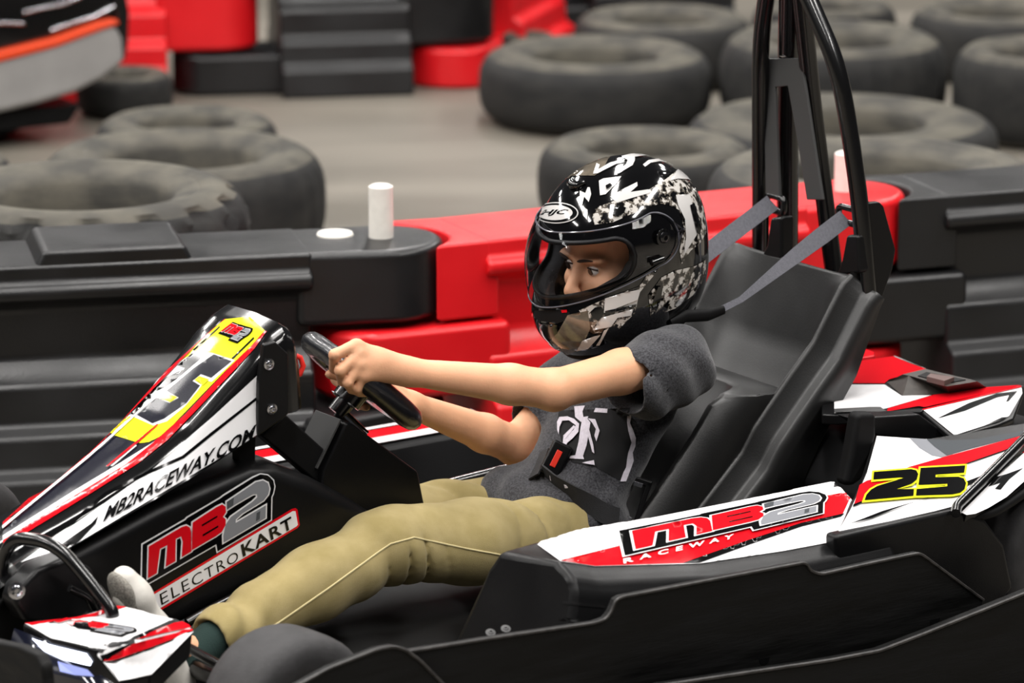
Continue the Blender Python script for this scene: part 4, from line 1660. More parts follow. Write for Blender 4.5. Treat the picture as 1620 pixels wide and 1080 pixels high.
# arms
def arm(S, E, W):
    m1, m2 = S + (E - S) * .45, E + (W - E) * .3
    B.chain([S, m1, E], [.040, .036, .0325], .015)
    B.chain([E, m2, W], [.0325, .0325, .0215], .012)
    e = E - (S + W - 2 * E) / np.linalg.norm(S + W - 2 * E) * .003
    B.ell(e, (.029, .029, .029), None, .015)
arm(S1, E1, W1)
arm(S2, E2, W2)


def px(x, y, v):
    return A_(PV(x, y, v))


# near (left) hand: palm over the rim, fingers curled round it
mcp = [px(563, 545, .082), px(567, 560, .090), px(569, 577, .096), px(575, 594, .098)]
pip = [px(529, 561, .086), px(538, 586, .092), px(550, 605, .094), px(565, 615, .092)]
dip = [px(528, 583, .060), px(541, 603, .062), px(556, 616, .062), px(570, 622, .062)]
tip = [px(541, 590, .040), px(556, 608, .040), px(568, 618, .042), px(580, 622, .045)]
wr = W1
for i, (a, b, c, d) in enumerate(zip(mcp, pip, dip, tip)):
    r = (.0098, .0098, .0092, .0082)[i]
    B.cone(wr + (a - wr) * .12, wr + (a - wr) * .93, .015, .0105, .010)
    B.ell(a, (.0112, .0112, .0112), None, .006)
    B.chain([a, b], [r * 1.02, r * .93], .0015)
    B.chain([b, c, d], [r * .95, r * .86, r * .76], .0015)
    B.ell(b, (r * 1.04,) * 3, None, .002)
B.cone(wr, (mcp[1] + mcp[2]) / 2 * .6 + wr * .4 + A_((0, -.006, 0)), .022, .024, .015)
# thumb hooks under the rim on the palm side
tb = [wr + A_((.02, -.018, -.004)), px(585, 598, .05), px(548, 596, .02), px(521, 592, .012)]
B.chain(tb, [.015, .0125, .0098, .0080], .008)
# far (right) hand: fingers come round the rim from behind
pc = px(590, 612, -.085)
B.cone(W2, pc, .020, .026, .015)
fm = [px(556, 590, -.07), px(560, 600, -.075), px(566, 610, -.078), px(574, 620, -.078)]
fp = [px(532, 600, -.045), px(541, 618, -.045), px(553, 630, -.045), px(568, 640, -.045)]
ft = [px(545, 612, -.02), px(556, 626, -.02), px(568, 638, -.02), px(580, 644, -.022)]
for i, (a, b, c) in enumerate(zip(fm, fp, ft)):
    r = (.0098, .0098, .0092, .0085)[i]
    B.cone(pc, a, .018, .0115, .012)
    B.chain([a, b, c], [r * 1.1, r, r * .85], .003)
B.chain([W2 + A_((.02, .02, .0)), px(600, 600, -.05), px(575, 590, -.04)], [.014, .012, .009], .008)
# legs under the trousers
for HP, K, AN in ((HP1, K1, AN1), (HP2, K2_, AN2)):
    B.chain([HP, HP + (K - HP) * .5, K], [.062, .050, .042], .02)
    B.chain([K, K + (AN - K) * .35, AN], [.040, .040, .027], .02)
    tdir = A_((.11, 0, .03))
    B.cone(AN + A_((0, 0, -.02)), AN + tdir * .9 + A_((0, 0, -.015)), .024, .02, .012)
body = B.obj('body', skin, boy, 2)

# eyes and brows
eye_w = mat('eye_white', (226, 220, 214), .15, coat=.8)
eye_d = mat('eye_iris', (44, 28, 20), .1, coat=1)
hair_m = mat('brow_hair', (52, 36, 28), .8)
for s_ in (1, -1):
    c = hp(.0675, .030 * s_, -.001)
    bm = bmesh.new()
    bmesh.ops.create_uvsphere(bm, u_segments=24, v_segments=16, radius=.0125, matrix=Matrix.Translation(Vector(c)))
    eye = bm_obj('eye', bm, eye_w, boy, auto=80)
    look = (Vector(HR @ A_((.93, -.05 if s_ > 0 else -.05, -.12)))).normalized()
    bm = bmesh.new()
    rot = look.to_track_quat('Z', 'Y').to_matrix().to_4x4()
    bmesh.ops.create_cone(bm, cap_ends=True, segments=20, radius1=.0062, radius2=.0058, depth=.0014, matrix=Matrix.Translation(Vector(c) + look * .0119) @ rot)
    bm_obj('iris', bm, eye_d, eye, auto=60)
    # upper lid and brow as thin curved strips
    pts = [Vector(hp(.0675 + .0135 * math.cos(a) * .96, .030 * s_ + .0140 * math.sin(a), .0045 - .004 * abs(math.sin(a)) ** 2)) for a in np.linspace(-1.2, 1.2, 9)]
    tube('eyelash', pts, .0013, hair_m, boy, seg=6)
    pts = [Vector(hp(.0905 - 9 * (y - .018) ** 2, y * s_, .017 + .004 * math.sin((y - .014) * 60))) for y in np.linspace(.012, .046, 8)]
    tube('eyebrow', pts, [.0012, .0024, .0027, .0027, .0025, .0022, .0016, .0008], hair_m, boy, seg=6)
# nails
nail_m = mat('nail', (232, 184, 160), .25, coat=.5)

# ---- T-shirt
T = Field((-.17, -.26, .10), (.36, .27, .56), .0038)
ax_n = A_((.755, 0, .655))
T.chain([A_((.18, 0, .175)), A_((.105, 0, .265)), A_((.035, 0, .365)), A_((.01, 0, .415))], [.116, .116, .122, .110], .03, flat=(ax_n, .62))
T.cone(S2 + A_((-.02, .03, -.01)), A_((.018, .112, .438)), .048, .060, .03)
T.cone(A_((.16, -.07, .19)), A_((.16, .07, .19)), .078, .078, .03)
T.cone(A_((.215, -.06, .19)), A_((.215, .05, .19)), .068, .068, .03)
T.ell(NB + A_((0, 0, .01)), (.06, .07, .045), None, .03)
for S, E, e_ in ((S1, E1, A_(PV(1003, 606, .172))), (S2, E2, None)):
    d = (E - S) / np.linalg.norm(E - S)
    en = e_ if e_ is not None else S + d * .12
    T.chain([S + A_((-.005, 0, -.004)), S + (en - S) * .5, en], [.060, .058, .054], .022)
    T.cone(S + A_((-.03, .0, -.03)), en + A_((-.035, 0, -.03)), .046, .036, .02)
    T.cone(en + d * .03, en - d * .075, .047, .043, .004, 'sub')
    T.ell(en + d * .062, (.062, .062, .062), None, .003, 'sub')
T.cone(hp(-.02, 0, -.06), NB + A_((0, 0, .03)), .056, .056, .006, 'sub')


def shirt_folds(P):
    x, y, z = P[..., 0], P[..., 1], P[..., 2]
    f = .0032 * np.sin(95 * (z + .55 * x) + 14 * y + 2 * np.sin(30 * y)) * np.clip((.36 - z) / .12, 0, 1)
    f += .0026 * np.sin(70 * (x - z) + 30 * y) * np.clip((y - .10) / .04, 0, 1)
    f += .0016 * np.sin(150 * (z + .3 * y) + 40 * x) * np.clip((.28 - z) / .06, 0, 1)
    return f


T.wrinkle((-.2, -.3, .1), (.4, .3, .6), shirt_folds)
shirt = T.obj('t_shirt', shirt_m, boy, 3)

# ---- trousers
Q = Field((.06, -.27, .08), (1.06, .29, .36), .0042)
Q.cone(A_((.18, -.06, .165)), A_((.18, .06, .165)), .078, .078, .03)
for HP, K, AN, sg in ((HP1, K1, AN1, 1), (HP2, K2_, AN2, -1)):
    mid = HP + (K - HP) * .55
    cuff = K + (AN - K) * .985
    calf = K + (AN - K) * .42
    Q.chain([HP + A_((.02, 0, .0)), mid, K], [.070, .066, .060], .025)
    Q.chain([K, calf, cuff], [.060, .058, .044], .025)
    dd = (AN - K) / np.linalg.norm(AN - K)
    Q.cone(cuff - dd * .03, cuff + dd * .08, .034, .034, .003, 'sub')
    Q.ell(cuff + dd * .055, (.06, .06, .055), None, .003, 'sub')


def pant_folds(P):
    x, y, z = P[..., 0], P[..., 1], P[..., 2]
    K = K1
    dk = np.sqrt((x - K[0] + .015) ** 2 + (z - K[2] + .03) ** 2)
    th = 78 * (x - K[0]) - 30 * (z - K[2]) + 8 * (y - K[1]) + .8 * np.sin(26 * z)
    f = .016 * (1 - np.abs(np.sin(th))) ** 4 * np.exp(-((x - K[0] + .02) / .055) ** 2) * np.clip((K[2] + .035 - z) / .05, 0, 1)
    dh = np.exp(-((x - .30) / .06) ** 2)
    f += .010 * (1 - np.abs(np.sin(48 * (x + .8 * y) + 26 * z))) ** 3 * dh
    f += .0032 * np.sin(34 * (x * .8 - z) + 22 * y + 2.2 * np.sin(20 * x))
    f += .0035 * np.sin(120 * (x + z * .6) + 20 * y) * np.exp(-((x - AN1[0] + .04) / .05) ** 2)
    return f


Q.wrinkle((.06, -.27, .08), (1.06, .29, .36), pant_folds)
trousers = Q.obj('trousers', pants_m, boy, 3)
h_pan = surf_of(trousers)
seam_m = mat('khaki_seam', (202, 188, 140), .8, bump=.3, bscale=900)
# outer seam: a line of stitching along the leg
def on_line(hit, pts, n, lift):
    out = []
    for a, b in zip(pts, pts[1:]):
        for k in range(n):
            t = k / n
            h = hit(a[0] + (b[0] - a[0]) * t, a[1] + (b[1] - a[1]) * t)
            if h:
                out.append(h[0] + h[1] * lift)
    return out


sp_ = on_line(h_pan, [(372, 1022), (440, 985), (520, 930), (600, 872), (618, 860), (655, 850), (740, 868), (830, 884)], 8, .0002)
tube('seam', sp_, .0016, seam_m, trousers, seg=6)

# ---- shoes: pale knit uppers tipped up on the pedals, dark green socks
green = mat('sock_green', (20, 44, 40), .9, bump=.5, bscale=500)
sole_m = mat('shoe_upper', (206, 202, 194), .7, noise=.05, nscale=60, bump=.3, bscale=500)
tread_m = mat('shoe_tread', (128, 124, 116), .8, noise=.35, nscale=320, bump=.8, bscale=500)
for AN, toe, heel in ((AN1, px(184, 908, .185), px(248, 1092, .185)), (AN2, None, None)):
    if toe is None:
        heel = AN + A_((.055, 0, -.075))
        toe = heel + A_((.09, 0, .15))
    dr = toe - heel
    ln = np.linalg.norm(dr)
    dr = dr / ln
    sd = A_((0, 1, 0))
    up_ = np.cross(sd, dr)
    up_ = up_ / np.linalg.norm(up_)
    if np.dot(up_, AN - heel) < 0:
        up_ = -up_
    G = Field(np.minimum(heel, toe) - .12, np.maximum(heel, toe) + .12, .004)
    G.chain([heel + up_ * .028, heel + dr * ln * .45 + up_ * .024, toe - dr * .045 + up_ * .014, toe - dr * .012 + up_ * .011], [.030, .028, .025, .018], .02, flat=((0, 1, 0), 1.3))
    G.cone(heel + up_ * .034, heel + (AN - heel) * .35, .030, .028, .02)
    o_ = G.obj('shoe', sole_m, boy, 2)
    G = Field(np.minimum(heel, toe) - .1, np.maximum(heel, toe) + .1, .004)
    fl_ = (up_, .36)
    G.chain([heel + up_ * .0, heel + dr * ln * .5 - up_ * .001, toe - dr * .032 - up_ * .001], [.038, .034, .036], .01, flat=fl_)
    G.obj('shoe_sole', tread_m, o_, 2)
    tube('sock', [Vector(heel + (AN - heel) * .35), Vector(AN), Vector(AN + (A_(K1 if AN is AN1 else K2_) - AN) * .12)], [.030, .032, .031], green, boy, seg=16)

# ---- print on the shirt front
h_sh = surf_of(shirt)
print_m = mat('shirt_print', (206, 200, 210), .9, noise=.08, nscale=200)
ink = mat('shirt_ink', (14, 14, 16), .9)
Z = lambda p: zc(p, 820, 560, 3.859)
cond = [
    (ink, Z([(250, 345), (680, 330), (690, 520), (640, 780), (470, 690), (330, 660), (270, 560), (240, 420)])),
    (print_m, Z([(345, 320), (410, 315), (395, 350), (400, 385), (430, 380), (420, 410), (385, 415), (350, 385)])),
    (print_m, Z([(475, 330), (548, 335), (545, 360), (465, 355)])),
    (print_m, Z([(395, 400), (425, 395), (445, 420), (420, 560), (398, 625), (405, 645), (315, 640), (320, 625), (352, 620), (372, 540), (385, 450)])),
    (print_m, Z([(430, 395), (475, 400), (500, 470), (480, 535), (468, 500), (478, 460), (455, 420)])),
    (print_m, Z([(425, 430), (440, 470), (462, 560), (468, 610), (455, 600), (432, 510)])),
    (print_m, Z([(247, 420), (262, 390), (310, 385), (350, 400), (380, 430), (375, 480), (340, 520), (310, 545), (290, 580), (280, 560), (285, 510), (345, 470), (360, 440), (320, 410), (280, 412), (262, 450), (256, 495), (248, 470)])),
    (print_m, Z([(285, 505), (350, 440), (358, 450), (296, 525)])),
    (print_m, Z([(395, 672), (466, 655), (468, 685), (440, 682)])),
]
sticker('print', cond, shirt, h_sh, step=5, lift=.001, gap=.0006)
sticker('print_stripe', [(print_m, Z([(665, 375), (685, 362), (690, 385), (682, 420), (700, 460), (716, 510), (712, 560), (695, 600), (700, 650), (680, 710), (655, 775), (620, 778), (640, 720), (655, 690), (660, 640), (668, 600), (690, 540), (672, 470), (665, 420)]))], shirt, h_sh, step=4, lift=.002)

# ---- harness over the lap (part of the kart)
def on(hit, x, y, lift):
    h = hit(x, y)
    return h[0] + h[1] * lift if h else PV(x, y, .08)


black_web = mat('black_webbing', (24, 24, 26), .7, noise=.2, nscale=400, bump=.6, bscale=900)
lap = [on(h_sh, x, y, .006) for x, y in ((862, 752), (880, 768), (905, 784), (930, 798), (955, 812), (975, 818))]
ribbon('lap_belt', lap, Vector((.3, -.3, 1)), .034, .003, black_web, kart)
thr = [on(h_sh, x, y, .0085) for x, y in ((872, 762), (895, 776), (915, 788))]
ribbon('belt_stitching', thr, Vector((.3, -.3, 1)), .010, .002, print_m, kart)
vs = [on(h_sh, x, y, .006) for x, y in ((885, 745), (872, 760))]
bm = bmesh.new()
bc = on(h_sh, 884, 733, .012)
bx_ = (PV(905, 700, .1) - PV(870, 770, .1)).normalized()
n_b = (LC - bc).normalized()
by_ = n_b.cross(bx_).normalized()
rotb = Matrix((bx_, by_, bx_.cross(by_))).transposed()
box(bm, bc, (.062, .036, .016), rotb)
bk = bm_obj('harness_buckle', bm, BP, kart, bevel=.005, seg=3)
bm = bmesh.new()
box(bm, bc + n_b * .0075 + bx_ * .002, (.030, .010, .004), rotb)
bm_obj('release_button', bm, mat('button_red', (232, 52, 34), .4), bk, bevel=.001, seg=2)
ribbon('crotch_belt', [on(h_sh, 866, 716, .008), on(h_sh, 856, 740, .008), on(h_sh, 846, 760, .008)], Vector((0, 1, .4)), .024, .003, black_web, kart)
ac = on(h_sh, 992, 790, .010)
ad = (PV(1004, 748, .1) - PV(978, 828, .1)).normalized()
nb_ = (LC - ac).normalized()
aw = nb_.cross(ad).normalized()
rota = Matrix((ad, aw, ad.cross(aw))).transposed()
bm = bmesh.new()
box(bm, ac + aw * .017, (.082, .010, .014), rota)
box(bm, ac - aw * .017, (.082, .010, .014), rota)
box(bm, ac + ad * .036, (.012, .044, .014), rota)
box(bm, ac - ad * .036, (.012, .044, .014), rota)
adj = bm_obj('belt_adjuster', bm, BP, kart, bevel=.003, seg=2)
for s_ in (1, -1):
    bm = bmesh.new()
    box(bm, ac + ad * .030 * s_ + nb_ * .006, (.008, .016, .006), rota)
    bm_obj('chrome_pin', bm, M['chrome'], adj, bevel=.001, seg=2)

# ------------------------------------------------------------------ crash helmet
HELM = Matrix.Translation(Vector(HC) + Vector((0, 0, .004))) @ Matrix(((hf.x, hl_.x, hu.x, 0), (hf.y, hl_.y, hu.y, 0), (hf.z, hl_.z, hu.z, 0), (0, 0, 0, 1))) @ Matrix.Scale(1.04, 4)
helmet = empty('crash_helmet', 'glossy black full-face helmet with white tribal marks and clear visor, on the boy', 'helmet', KO, KROT)
gloss = mat('helmet_gloss', (7, 7, 8), .07, coat=1.0)
EL = [((-.018, 0, .026), (.148, .122, .128)), ((.045, 0, -.071), (.118, .100, .090)), ((-.035, 0, -.055), (.118, .106, .1))]


def hsdf(P):
    d = None
    for c, r in EL:
        q = P - A_(c)
        r = A_(r)
        k0 = np.linalg.norm(q / r, axis=-1)
        k1 = np.linalg.norm(q / (r * r), axis=-1) + 1e-9
        e = k0 * (k0 - 1) / k1
        if d is None:
            d = e
        else:
            k = .045
            h = np.clip(.5 + .5 * (d - e) / k, 0, 1)
            d = d * (1 - h) + e * h - k * h * (1 - h)
    return d


HO = A_((.0, 0, -.02))


def hrad(az, el):
    az, el = np.asarray(az, float), np.asarray(el, float)
    D_ = np.stack([np.cos(el) * np.cos(az), np.cos(el) * np.sin(az), np.sin(el)], -1)
    lo, hi = np.full(az.shape, .02), np.full(az.shape, .3)
    for _ in range(30):
        m = (lo + hi) / 2
        f = hsdf(HO + D_ * m[..., None])
        lo = np.where(f < 0, m, lo)
        hi = np.where(f < 0, hi, m)
    return lo, D_


def hpt(az, el, off=0.0):
    r, D_ = hrad(az, el)
    P = HO + D_ * (r + off)[..., None]
    return P


def toK(P):
    return [HELM @ Vector(p) for p in np.asarray(P).reshape(-1, 3)]


dg_ = math.radians
# face opening: top and bottom elevation by azimuth
AZM = 68.0


def port(az):
    a = abs(az)
    top, bot = 31 + 5 * (a / AZM) ** 1.2, -4 + 17 * (a / 88) ** 1.5
    if a > AZM - 16:
        t = (a - (AZM - 16)) / 16
        mid = (top + bot) / 2
        hh = (top - bot) / 2 * math.sqrt(max(0, 1 - t * t))
        return mid - hh, mid + hh
    return bot, top


NAZ = 180
azs = np.linspace(-math.pi, math.pi, NAZ, endpoint=False)
# lower edge: where the shell meets a tilted plane under the chin
elb = []
for a in azs:
    els = np.linspace(dg_(-80), dg_(0), 161)
    P = hpt(np.full(161, a), els)
    zz = P[:, 2] - (-.150 + .030 * (1 - P[:, 0] / .16) / 2 * 1.2)
    i = int(np.argmax(zz > 0))
    elb.append(els[i])
elb = np.array(elb)
elb = (np.roll(elb, 1) + elb + np.roll(elb, -1)) / 3
NR = (34, 46, 44)                      # rows below, across and above the face opening
bm_, tm_ = port(AZM)
rowsE = []
for k, a in enumerate(azs):
    ad_ = min(abs(math.degrees(a)), AZM)
    b_, t_ = port(ad_)
    col = list(np.linspace(elb[k], dg_(b_), NR[0], endpoint=False)) + list(np.linspace(dg_(b_), dg_(t_), NR[1], endpoint=False)) + list(np.linspace(dg_(t_), dg_(89.5), NR[2]))
    rowsE.append(col)
ELV = np.array(rowsE).T
NE = ELV.shape[0]
AZ = np.repeat(azs[None, :], NE, 0)
Pm = hpt(AZ, ELV)
Vh = [HELM @ Vector(p) for p in Pm.reshape(-1, 3)]
Fh = []
for i in range(NE - 1):
    for k in range(NAZ):
        k2 = (k + 1) % NAZ
        if NR[0] <= i < NR[0] + NR[1]:
            a1_, a2_ = abs(math.degrees(azs[k])), abs(math.degrees(azs[k2]))
            if min(a1_, a2_) < AZM:
                continue
        Fh.append((i * NAZ + k, i * NAZ + k2, (i + 1) * NAZ + k2, (i + 1) * NAZ + k))
Fh.append(tuple((NE - 1) * NAZ + k for k in range(NAZ)))
liner_m = mat('helmet_liner', (18, 18, 20), .95, noise=.3, nscale=120, bump=.4, bscale=400)
shell = mk('shell', Vh, Fh, [gloss, liner_m], helmet, smooth=True)
bm = bmesh.new()
bm.from_mesh(shell.data)
bmesh.ops.remove_doubles(bm, verts=bm.verts, dist=.00005)
bmesh.ops.recalc_face_normals(bm, faces=bm.faces)
bm.to_mesh(shell.data)
bm.free()
md = shell.modifiers.new('liner', 'SOLIDIFY')
md.thickness = .034
md.offset = -1
md.material_offset = 1
md.material_offset_rim = 1
# rubber trim round the opening and along the lower edge
trim = []
aa = np.concatenate([np.linspace(-AZM, AZM, 90)])
loop = [(a, port(a)[1]) for a in aa] + [(a, port(a)[0]) for a in aa[::-1]]
tp_ = toK(hpt(np.array([dg_(a) for a, e in loop]), np.array([dg_(e) for a, e in loop]), .0005))
tube('port_trim', tp_ + tp_[:2], .0042, mat('rubber', (16, 16, 17), .5), helmet, seg=8)
lp = toK(hpt(azs, elb, -.001))
tube('neck_roll', lp + lp[:2], .0055, M['black_matte'], helmet, seg=8)

# visor: clear shield hinged at the sides
VZ = 107.0


def vis(az):
    a = abs(az)
    top = 36 + 8.3 * (a / 88) ** 1.2
    bot = -8 + 18 * (a / 88) ** 1.5
    if a > 86:
        t = min(1, (a - 86) / (VZ - 86))
        m, h = 27.0, 17.3
        s = math.sqrt(max(0, 1 - t * t))
        return m - h * s, m + h * s
    return bot, top


clear = bpy.data.materials.new('visor_clear')
clear.use_nodes = True
nt = clear.node_tree
nt.nodes.clear()
out = nt.nodes.new('ShaderNodeOutputMaterial')
tr_ = nt.nodes.new('ShaderNodeBsdfTransparent')
tr_.inputs['Color'].default_value = (.9, .9, .92, 1)
gl_ = nt.nodes.new('ShaderNodeBsdfGlossy')
gl_.inputs['Roughness'].default_value = .03
fr_ = nt.nodes.new('ShaderNodeFresnel')
fr_.inputs['IOR'].default_value = 1.22
mx_ = nt.nodes.new('ShaderNodeMixShader')
nt.links.new(fr_.outputs[0], mx_.inputs[0])
nt.links.new(tr_.outputs[0], mx_.inputs[1])
nt.links.new(gl_.outputs[0], mx_.inputs[2])
nt.links.new(mx_.outputs[0], out.inputs[0])
va = np.concatenate([np.linspace(-VZ, -86, 16), np.linspace(-84, 84, 85), np.linspace(86, VZ, 16)])
NT_ = 36
AZ2, EL2 = [], []
for t in np.linspace(0, 1, NT_):
    AZ2.append([dg_(a) for a in va])
    EL2.append([dg_(vis(a)[0] + (vis(a)[1] - vis(a)[0]) * t) for a in va])
AZ2, EL2 = np.array(AZ2), np.array(EL2)
off = .0045 + .005 * np.clip(1 - (np.abs(np.degrees(AZ2)) / 75) ** 2, 0, 1)
Pv = hpt(AZ2, EL2, 0.0)
r_, D2 = hrad(AZ2, EL2)
# the shield is drawn taut: straighter from brow to chin than the shell
rt_ = r_ * 1
for j in range(rt_.shape[1]):
    lo_, hi_ = rt_[0, j] * math.cos(EL2[0, j]), rt_[-1, j] * math.cos(EL2[-1, j])
    for i in range(NT_):
        t = i / (NT_ - 1)
        hor = lo_ * (1 - t) + hi_ * t + .012 * math.sin(math.pi * t)
        rt_[i, j] = max(r_[i, j], hor / math.cos(EL2[i, j]))
Pv = HO + D2 * (rt_ + off)[..., None]
nv_ = len(va)
visor = mk('visor', toK(Pv), [(i * nv_ + k, i * nv_ + k + 1, (i + 1) * nv_ + k + 1, (i + 1) * nv_ + k) for i in range(NT_ - 1) for k in range(nv_ - 1)], clear, helmet, smooth=True)
ed = toK(Pv[0]) + toK(Pv[:, -1])[1:] + toK(Pv[-1])[::-1][1:] + toK(Pv[:, 0])[::-1][1:]
tube('visor_edge', ed + ed[:2], .0014, mat('visor_rim', (96, 96, 104), .15, coat=.8), helmet, seg=6)
for s_ in (1, -1):
    pv = Vector(toK(hpt(np.array([dg_(92 * s_)]), np.array([dg_(28)]), .006))[0])
    nn = (HELM.to_3x3() @ Vector((0, s_, 0)))
    bolt(pv, nn, .010, visor, BG, 'pivot')
    pv2 = Vector(toK(hpt(np.array([dg_(84 * s_)]), np.array([dg_(15)]), .007))[0])
    tube('visor_catch', [pv2 - HELM.to_3x3() @ Vector((.012, 0, .002)), pv2 + HELM.to_3x3() @ Vector((.012, 0, -.002))], .006, BG, visor, seg=8)
# chin vent and brow vent
h_hel = soft(surf_of(shell))
sticker('chin_vent', [(M['black_matte'], zc([(132, 770), (270, 768), (290, 780), (270, 815), (232, 828), (150, 815), (130, 795)], 800, 220, 2.842)),
                      (M['black_gloss'], zc([(150, 825), (235, 835), (235, 870), (200, 900), (165, 860)], 800, 220, 2.842))], shell, h_hel, step=5, lift=.0012)
sticker('vent_mark', [(Rv, zc([(252, 768), (278, 766), (278, 778), (256, 780)], 800, 220, 2.842))], shell, h_hel, lift=.0030)
bv = toK(hpt(np.array([dg_(a) for a in (-16, -8, 0, 8, 16)]), np.array([dg_(e) for e in (70, 67, 66, 67, 70)]), .003))
tube('brow_vent', bv, [.004, .008, .009, .008, .004], BG, shell, seg=8)

# painted marks: white flashes, grey grunge
gru = bpy.data.materials.new('grunge_paint')
gru.use_nodes = True
nt = gru.node_tree
b = nt.nodes['Principled BSDF']
b.inputs['Roughness'].default_value = .1
inp(b, 'Coat Weight', 1.0)
tc = nt.nodes.new('ShaderNodeTexCoord')
nz = nt.nodes.new('ShaderNodeTexNoise')
nz.inputs['Scale'].default_value = 75
nz.inputs['Detail'].default_value = 5
nz.inputs['Roughness'].default_value = .6
cr = nt.nodes.new('ShaderNodeValToRGB')
cr.color_ramp.interpolation = 'CONSTANT'
e0, e1 = cr.color_ramp.elements
e0.position, e0.color = 0, srgb(8, 8, 9)
e1.position, e1.color = .47, srgb(96, 90, 82)
e2 = cr.color_ramp.elements.new(.53)
e2.color = srgb(196, 192, 186)
nt.links.new(tc.outputs['Object'], nz.inputs['Vector'])
nt.links.new(nz.outputs['Fac'], cr.inputs['Fac'])
nt.links.new(cr.outputs['Color'], b.inputs['Base Color'])
hw_ = mat('helmet_white', (196, 194, 192), .12, coat=.6)
hg_ = mat('helmet_grey', (98, 90, 78), .12, coat=1, noise=.25, nscale=60)
Z = lambda p: zc(p, 800, 220, 2.842)
marks = [
    (hg_, Z([(240, 160), (330, 105), (400, 80), (470, 75), (430, 150), (400, 165), (300, 165)])),
    (gru, Z([(400, 310), (470, 285), (560, 250), (640, 230), (720, 180), (770, 140), (830, 170), (870, 250), (890, 310), (900, 420), (870, 470), (830, 500), (790, 560), (780, 500), (800, 400), (780, 320), (740, 300), (690, 290), (640, 310), (560, 340), (480, 375), (400, 385), (390, 350)])),
    (gru, Z([(640, 700), (700, 620), (760, 590), (850, 570), (900, 540), (895, 620), (840, 700), (760, 760), (650, 800), (645, 740)])),
    (gru, Z([(330, 770), (440, 720), (520, 690), (600, 660), (640, 600), (690, 580), (600, 690), (580, 780), (500, 860), (400, 870), (380, 830)])),
    (hg_, Z([(280, 790), (370, 770), (380, 850), (340, 940), (250, 980), (190, 920), (240, 860)])),
    (hw_, Z([(470, 260), (530, 225), (590, 195), (592, 212), (560, 240), (640, 228), (660, 240), (560, 268), (500, 288)])),
    (hw_, Z([(420, 190), (440, 180), (520, 170), (500, 200), (450, 250), (425, 255)])),
    (hw_, Z([(335, 235), (360, 245), (370, 220), (380, 220), (386, 250), (375, 285), (355, 262), (345, 300), (370, 320), (368, 365), (350, 345), (336, 300)])),
    (hw_, Z([(395, 160), (410, 112), (425, 120), (418, 140), (470, 110), (540, 95), (560, 85), (450, 140), (415, 158)])),
    (hw_, Z([(520, 82), (560, 72), (640, 66), (650, 75), (580, 85), (580, 100), (570, 122), (505, 160), (500, 150), (540, 118), (548, 100)])),
    (hw_, Z([(615, 120), (640, 100), (700, 92), (760, 115), (690, 105), (650, 112), (625, 130)])),
    (hw_, Z([(735, 190), (770, 140), (835, 165), (830, 185), (770, 182)])),
    (hw_, Z([(760, 255), (820, 250), (835, 300), (850, 345), (858, 420), (820, 480), (795, 520), (805, 440), (800, 360), (770, 300)])),
    (hw_, Z([(445, 715), (520, 690), (605, 672), (590, 720), (440, 780)])),
    (hw_, Z([(430, 800), (570, 760), (560, 790), (500, 800), (470, 840), (390, 855)])),
    (hw_, Z([(345, 900), (400, 880), (425, 875), (370, 935), (320, 945)])),
    (hw_, Z([(440, 855), (460, 845), (420, 920), (405, 920), (425, 890)])),
    (gloss, Z([(445, 770), (585, 738), (580, 752), (445, 785)])),
    (gloss, Z([(820, 300), (840, 290), (870, 400), (862, 430), (850, 420)])),
    (gloss, Z([(450, 215), (470, 205), (480, 215), (455, 232)])),
    (gloss, Z([(490, 315), (510, 300), (540, 312), (530, 335), (500, 350), (480, 340)])),
    (gloss, Z([(650, 740), (680, 660), (700, 660), (690, 720), (670, 770)])),
    (gloss, Z([(380, 775), (400, 755), (430, 750), (440, 780), (415, 815), (390, 800)])),
]
sticker('painted_mark', marks, shell, h_hel, step=5, lift=.0008, gap=.0002)
# round-ended maker's badge on the brow
def oval(cx, cy, rx, ry, n=36, tilt=0):
    return [(cx + rx * math.cos(t) * math.cos(tilt) - ry * math.sin(t) * math.sin(tilt), cy + rx * math.cos(t) * math.sin(tilt) + ry * math.sin(t) * math.cos(tilt)) for t in [2 * math.pi * k / n for k in range(n)]]


sticker('maker_badge', [(hw_, Z(oval(232, 334, 98, 47))), (gloss, Z(oval(232, 334, 93, 42))), (hw_, Z(oval(228, 334, 78, 33))),
                        (gloss, lettering('HJC', Z([(164, 350), (280, 347), (290, 320), (172, 322)]), bold=.028, shear=.3))], shell, h_hel, step=5, lift=.0030, gap=.0005)
ribbon('chin_strap', [Vector(hp(.03, .07, -.11)), Vector(hp(.03, .05, -.15)), Vector(hp(.02, .03, -.17))], Vector(hf), .02, .002, M['dark_grey'], helmet)

# ------------------------------------------------------------------ the other kart, at the far left beyond the tyres
ko2 = ground(40, 238)
kr2 = math.radians(33)
other = empty('go_kart', 'grey go-kart with an orange stripe, cut off by the upper left corner', 'go-kart', (ko2.x, ko2.y, 0), kr2)
grey_m = mat('kart_grey', (150, 148, 146), .35, noise=.08, nscale=8)
orange = mat('kart_orange', (222, 70, 30), .4)
M2I = (Matrix.Translation((ko2.x, ko2.y, 0)) @ Matrix.Rotation(kr2, 4, 'Z')).inverted()


def Q2(x, y, t):
    """picture point on the upright plane that lies t behind the kart's near side"""
    d = (M2I.to_3x3() @ ray(x, y))
    c = M2I @ CAM
    return c + d * ((t - c.y) / d.y)


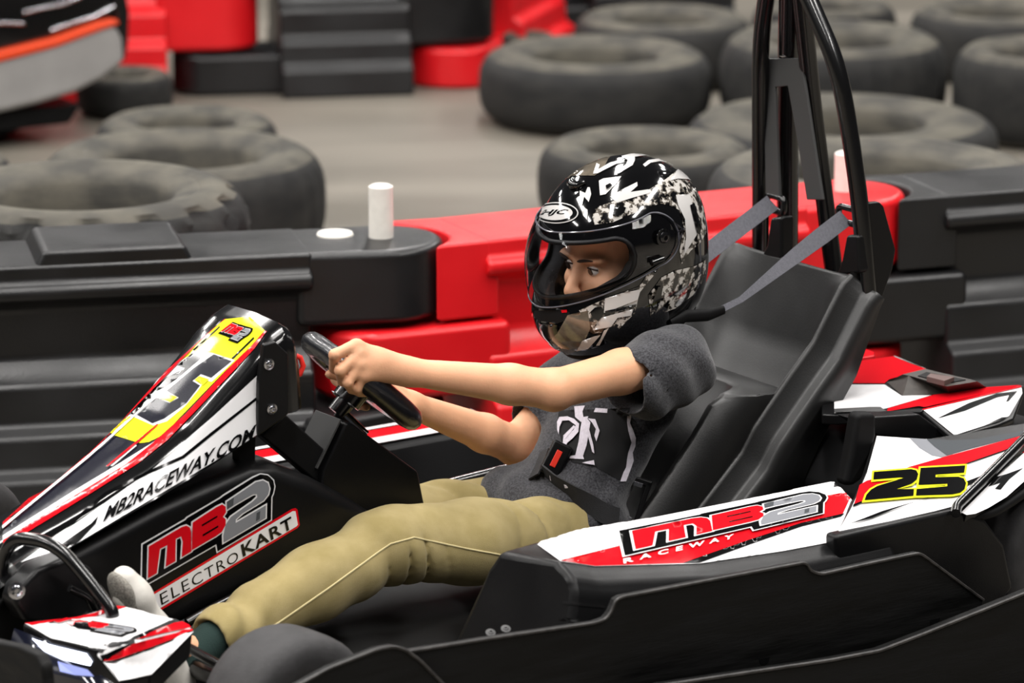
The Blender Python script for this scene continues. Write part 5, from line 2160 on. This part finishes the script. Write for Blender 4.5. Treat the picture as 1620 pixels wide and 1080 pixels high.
def slab(name, px_, t0, t1, m, bevel=.01):
    bm = bmesh.new()
    prism(bm, [Q2(x, y, t0) for x, y in px_], (0, t1 - t0, 0))
    return bm_obj(name, bm, m, other, bevel=bevel, seg=3)


side_px = [(-260, 175), (-120, 140), (0, 90), (90, 68), (160, 42), (182, 36), (196, 60), (200, 98), (165, 125), (120, 148), (60, 166), (0, 180), (-120, 205), (-260, 215)]
slab('bumper_skin', side_px, 0, .10, grey_m, .02)
slab('orange_stripe', [(-260, 160), (-120, 126), (0, 84), (90, 62), (160, 37), (186, 31), (190, 38), (160, 48), (90, 74), (0, 98), (-120, 142), (-260, 176)], -.006, .05, orange, .004)
slab('upper_body', [(-260, 60), (-100, 20), (0, -20), (60, -40), (150, -40), (200, -10), (205, 60), (185, 34), (150, 40), (90, 62), (0, 84), (-260, 162)], .03, .5, M['black_gloss'], .02)
slab('end_cap', [(182, -8), (200, -12), (206, 20), (204, 70), (198, 100), (188, 60)], .01, .12, M['black_gloss'], .008)
for pts in ([(-40, 38), (0, 36), (38, 37)], [(36, 20), (60, 14), (100, 6), (130, -6)], [(80, 48), (110, 38), (150, 26), (184, 8)]):
    tube('chrome_rail', [Q2(x, y, -.005 + .03) for x, y in pts], 0.005, M['chrome'], other, seg=8)
bm = bmesh.new()
prism(bm, [Vector((x, .05, z)) for x, z in ((-.9, .05), (.16, .05), (.2, .1), (-.9, .12))], (0, .6, 0))
bm_obj('floor_pan', bm, M['black_matte'], other, bevel=.005)
for x_ in (-.62, .02):
    prof = [(.065, .05), (.10, .055), (.125, .045), (.13, .02)]
    lp2 = prof + [(a, -b) for a, b in prof[::-1]]
    V_, F_ = [], []
    for i in range(36):
        a = 2 * math.pi * i / 36
        for rr, s in lp2:
            V_.append(Vector((x_ + rr * math.cos(a), .24 + s, .13 + rr * math.sin(a))))
    n = len(lp2)
    for i in range(36):
        for k in range(n):
            F_.append((i * n + k, i * n + (k + 1) % n, ((i + 1) % 36) * n + (k + 1) % n, ((i + 1) % 36) * n + k))
    mk('wheel', V_, F_, M['tyre_slick'], other, auto=50)
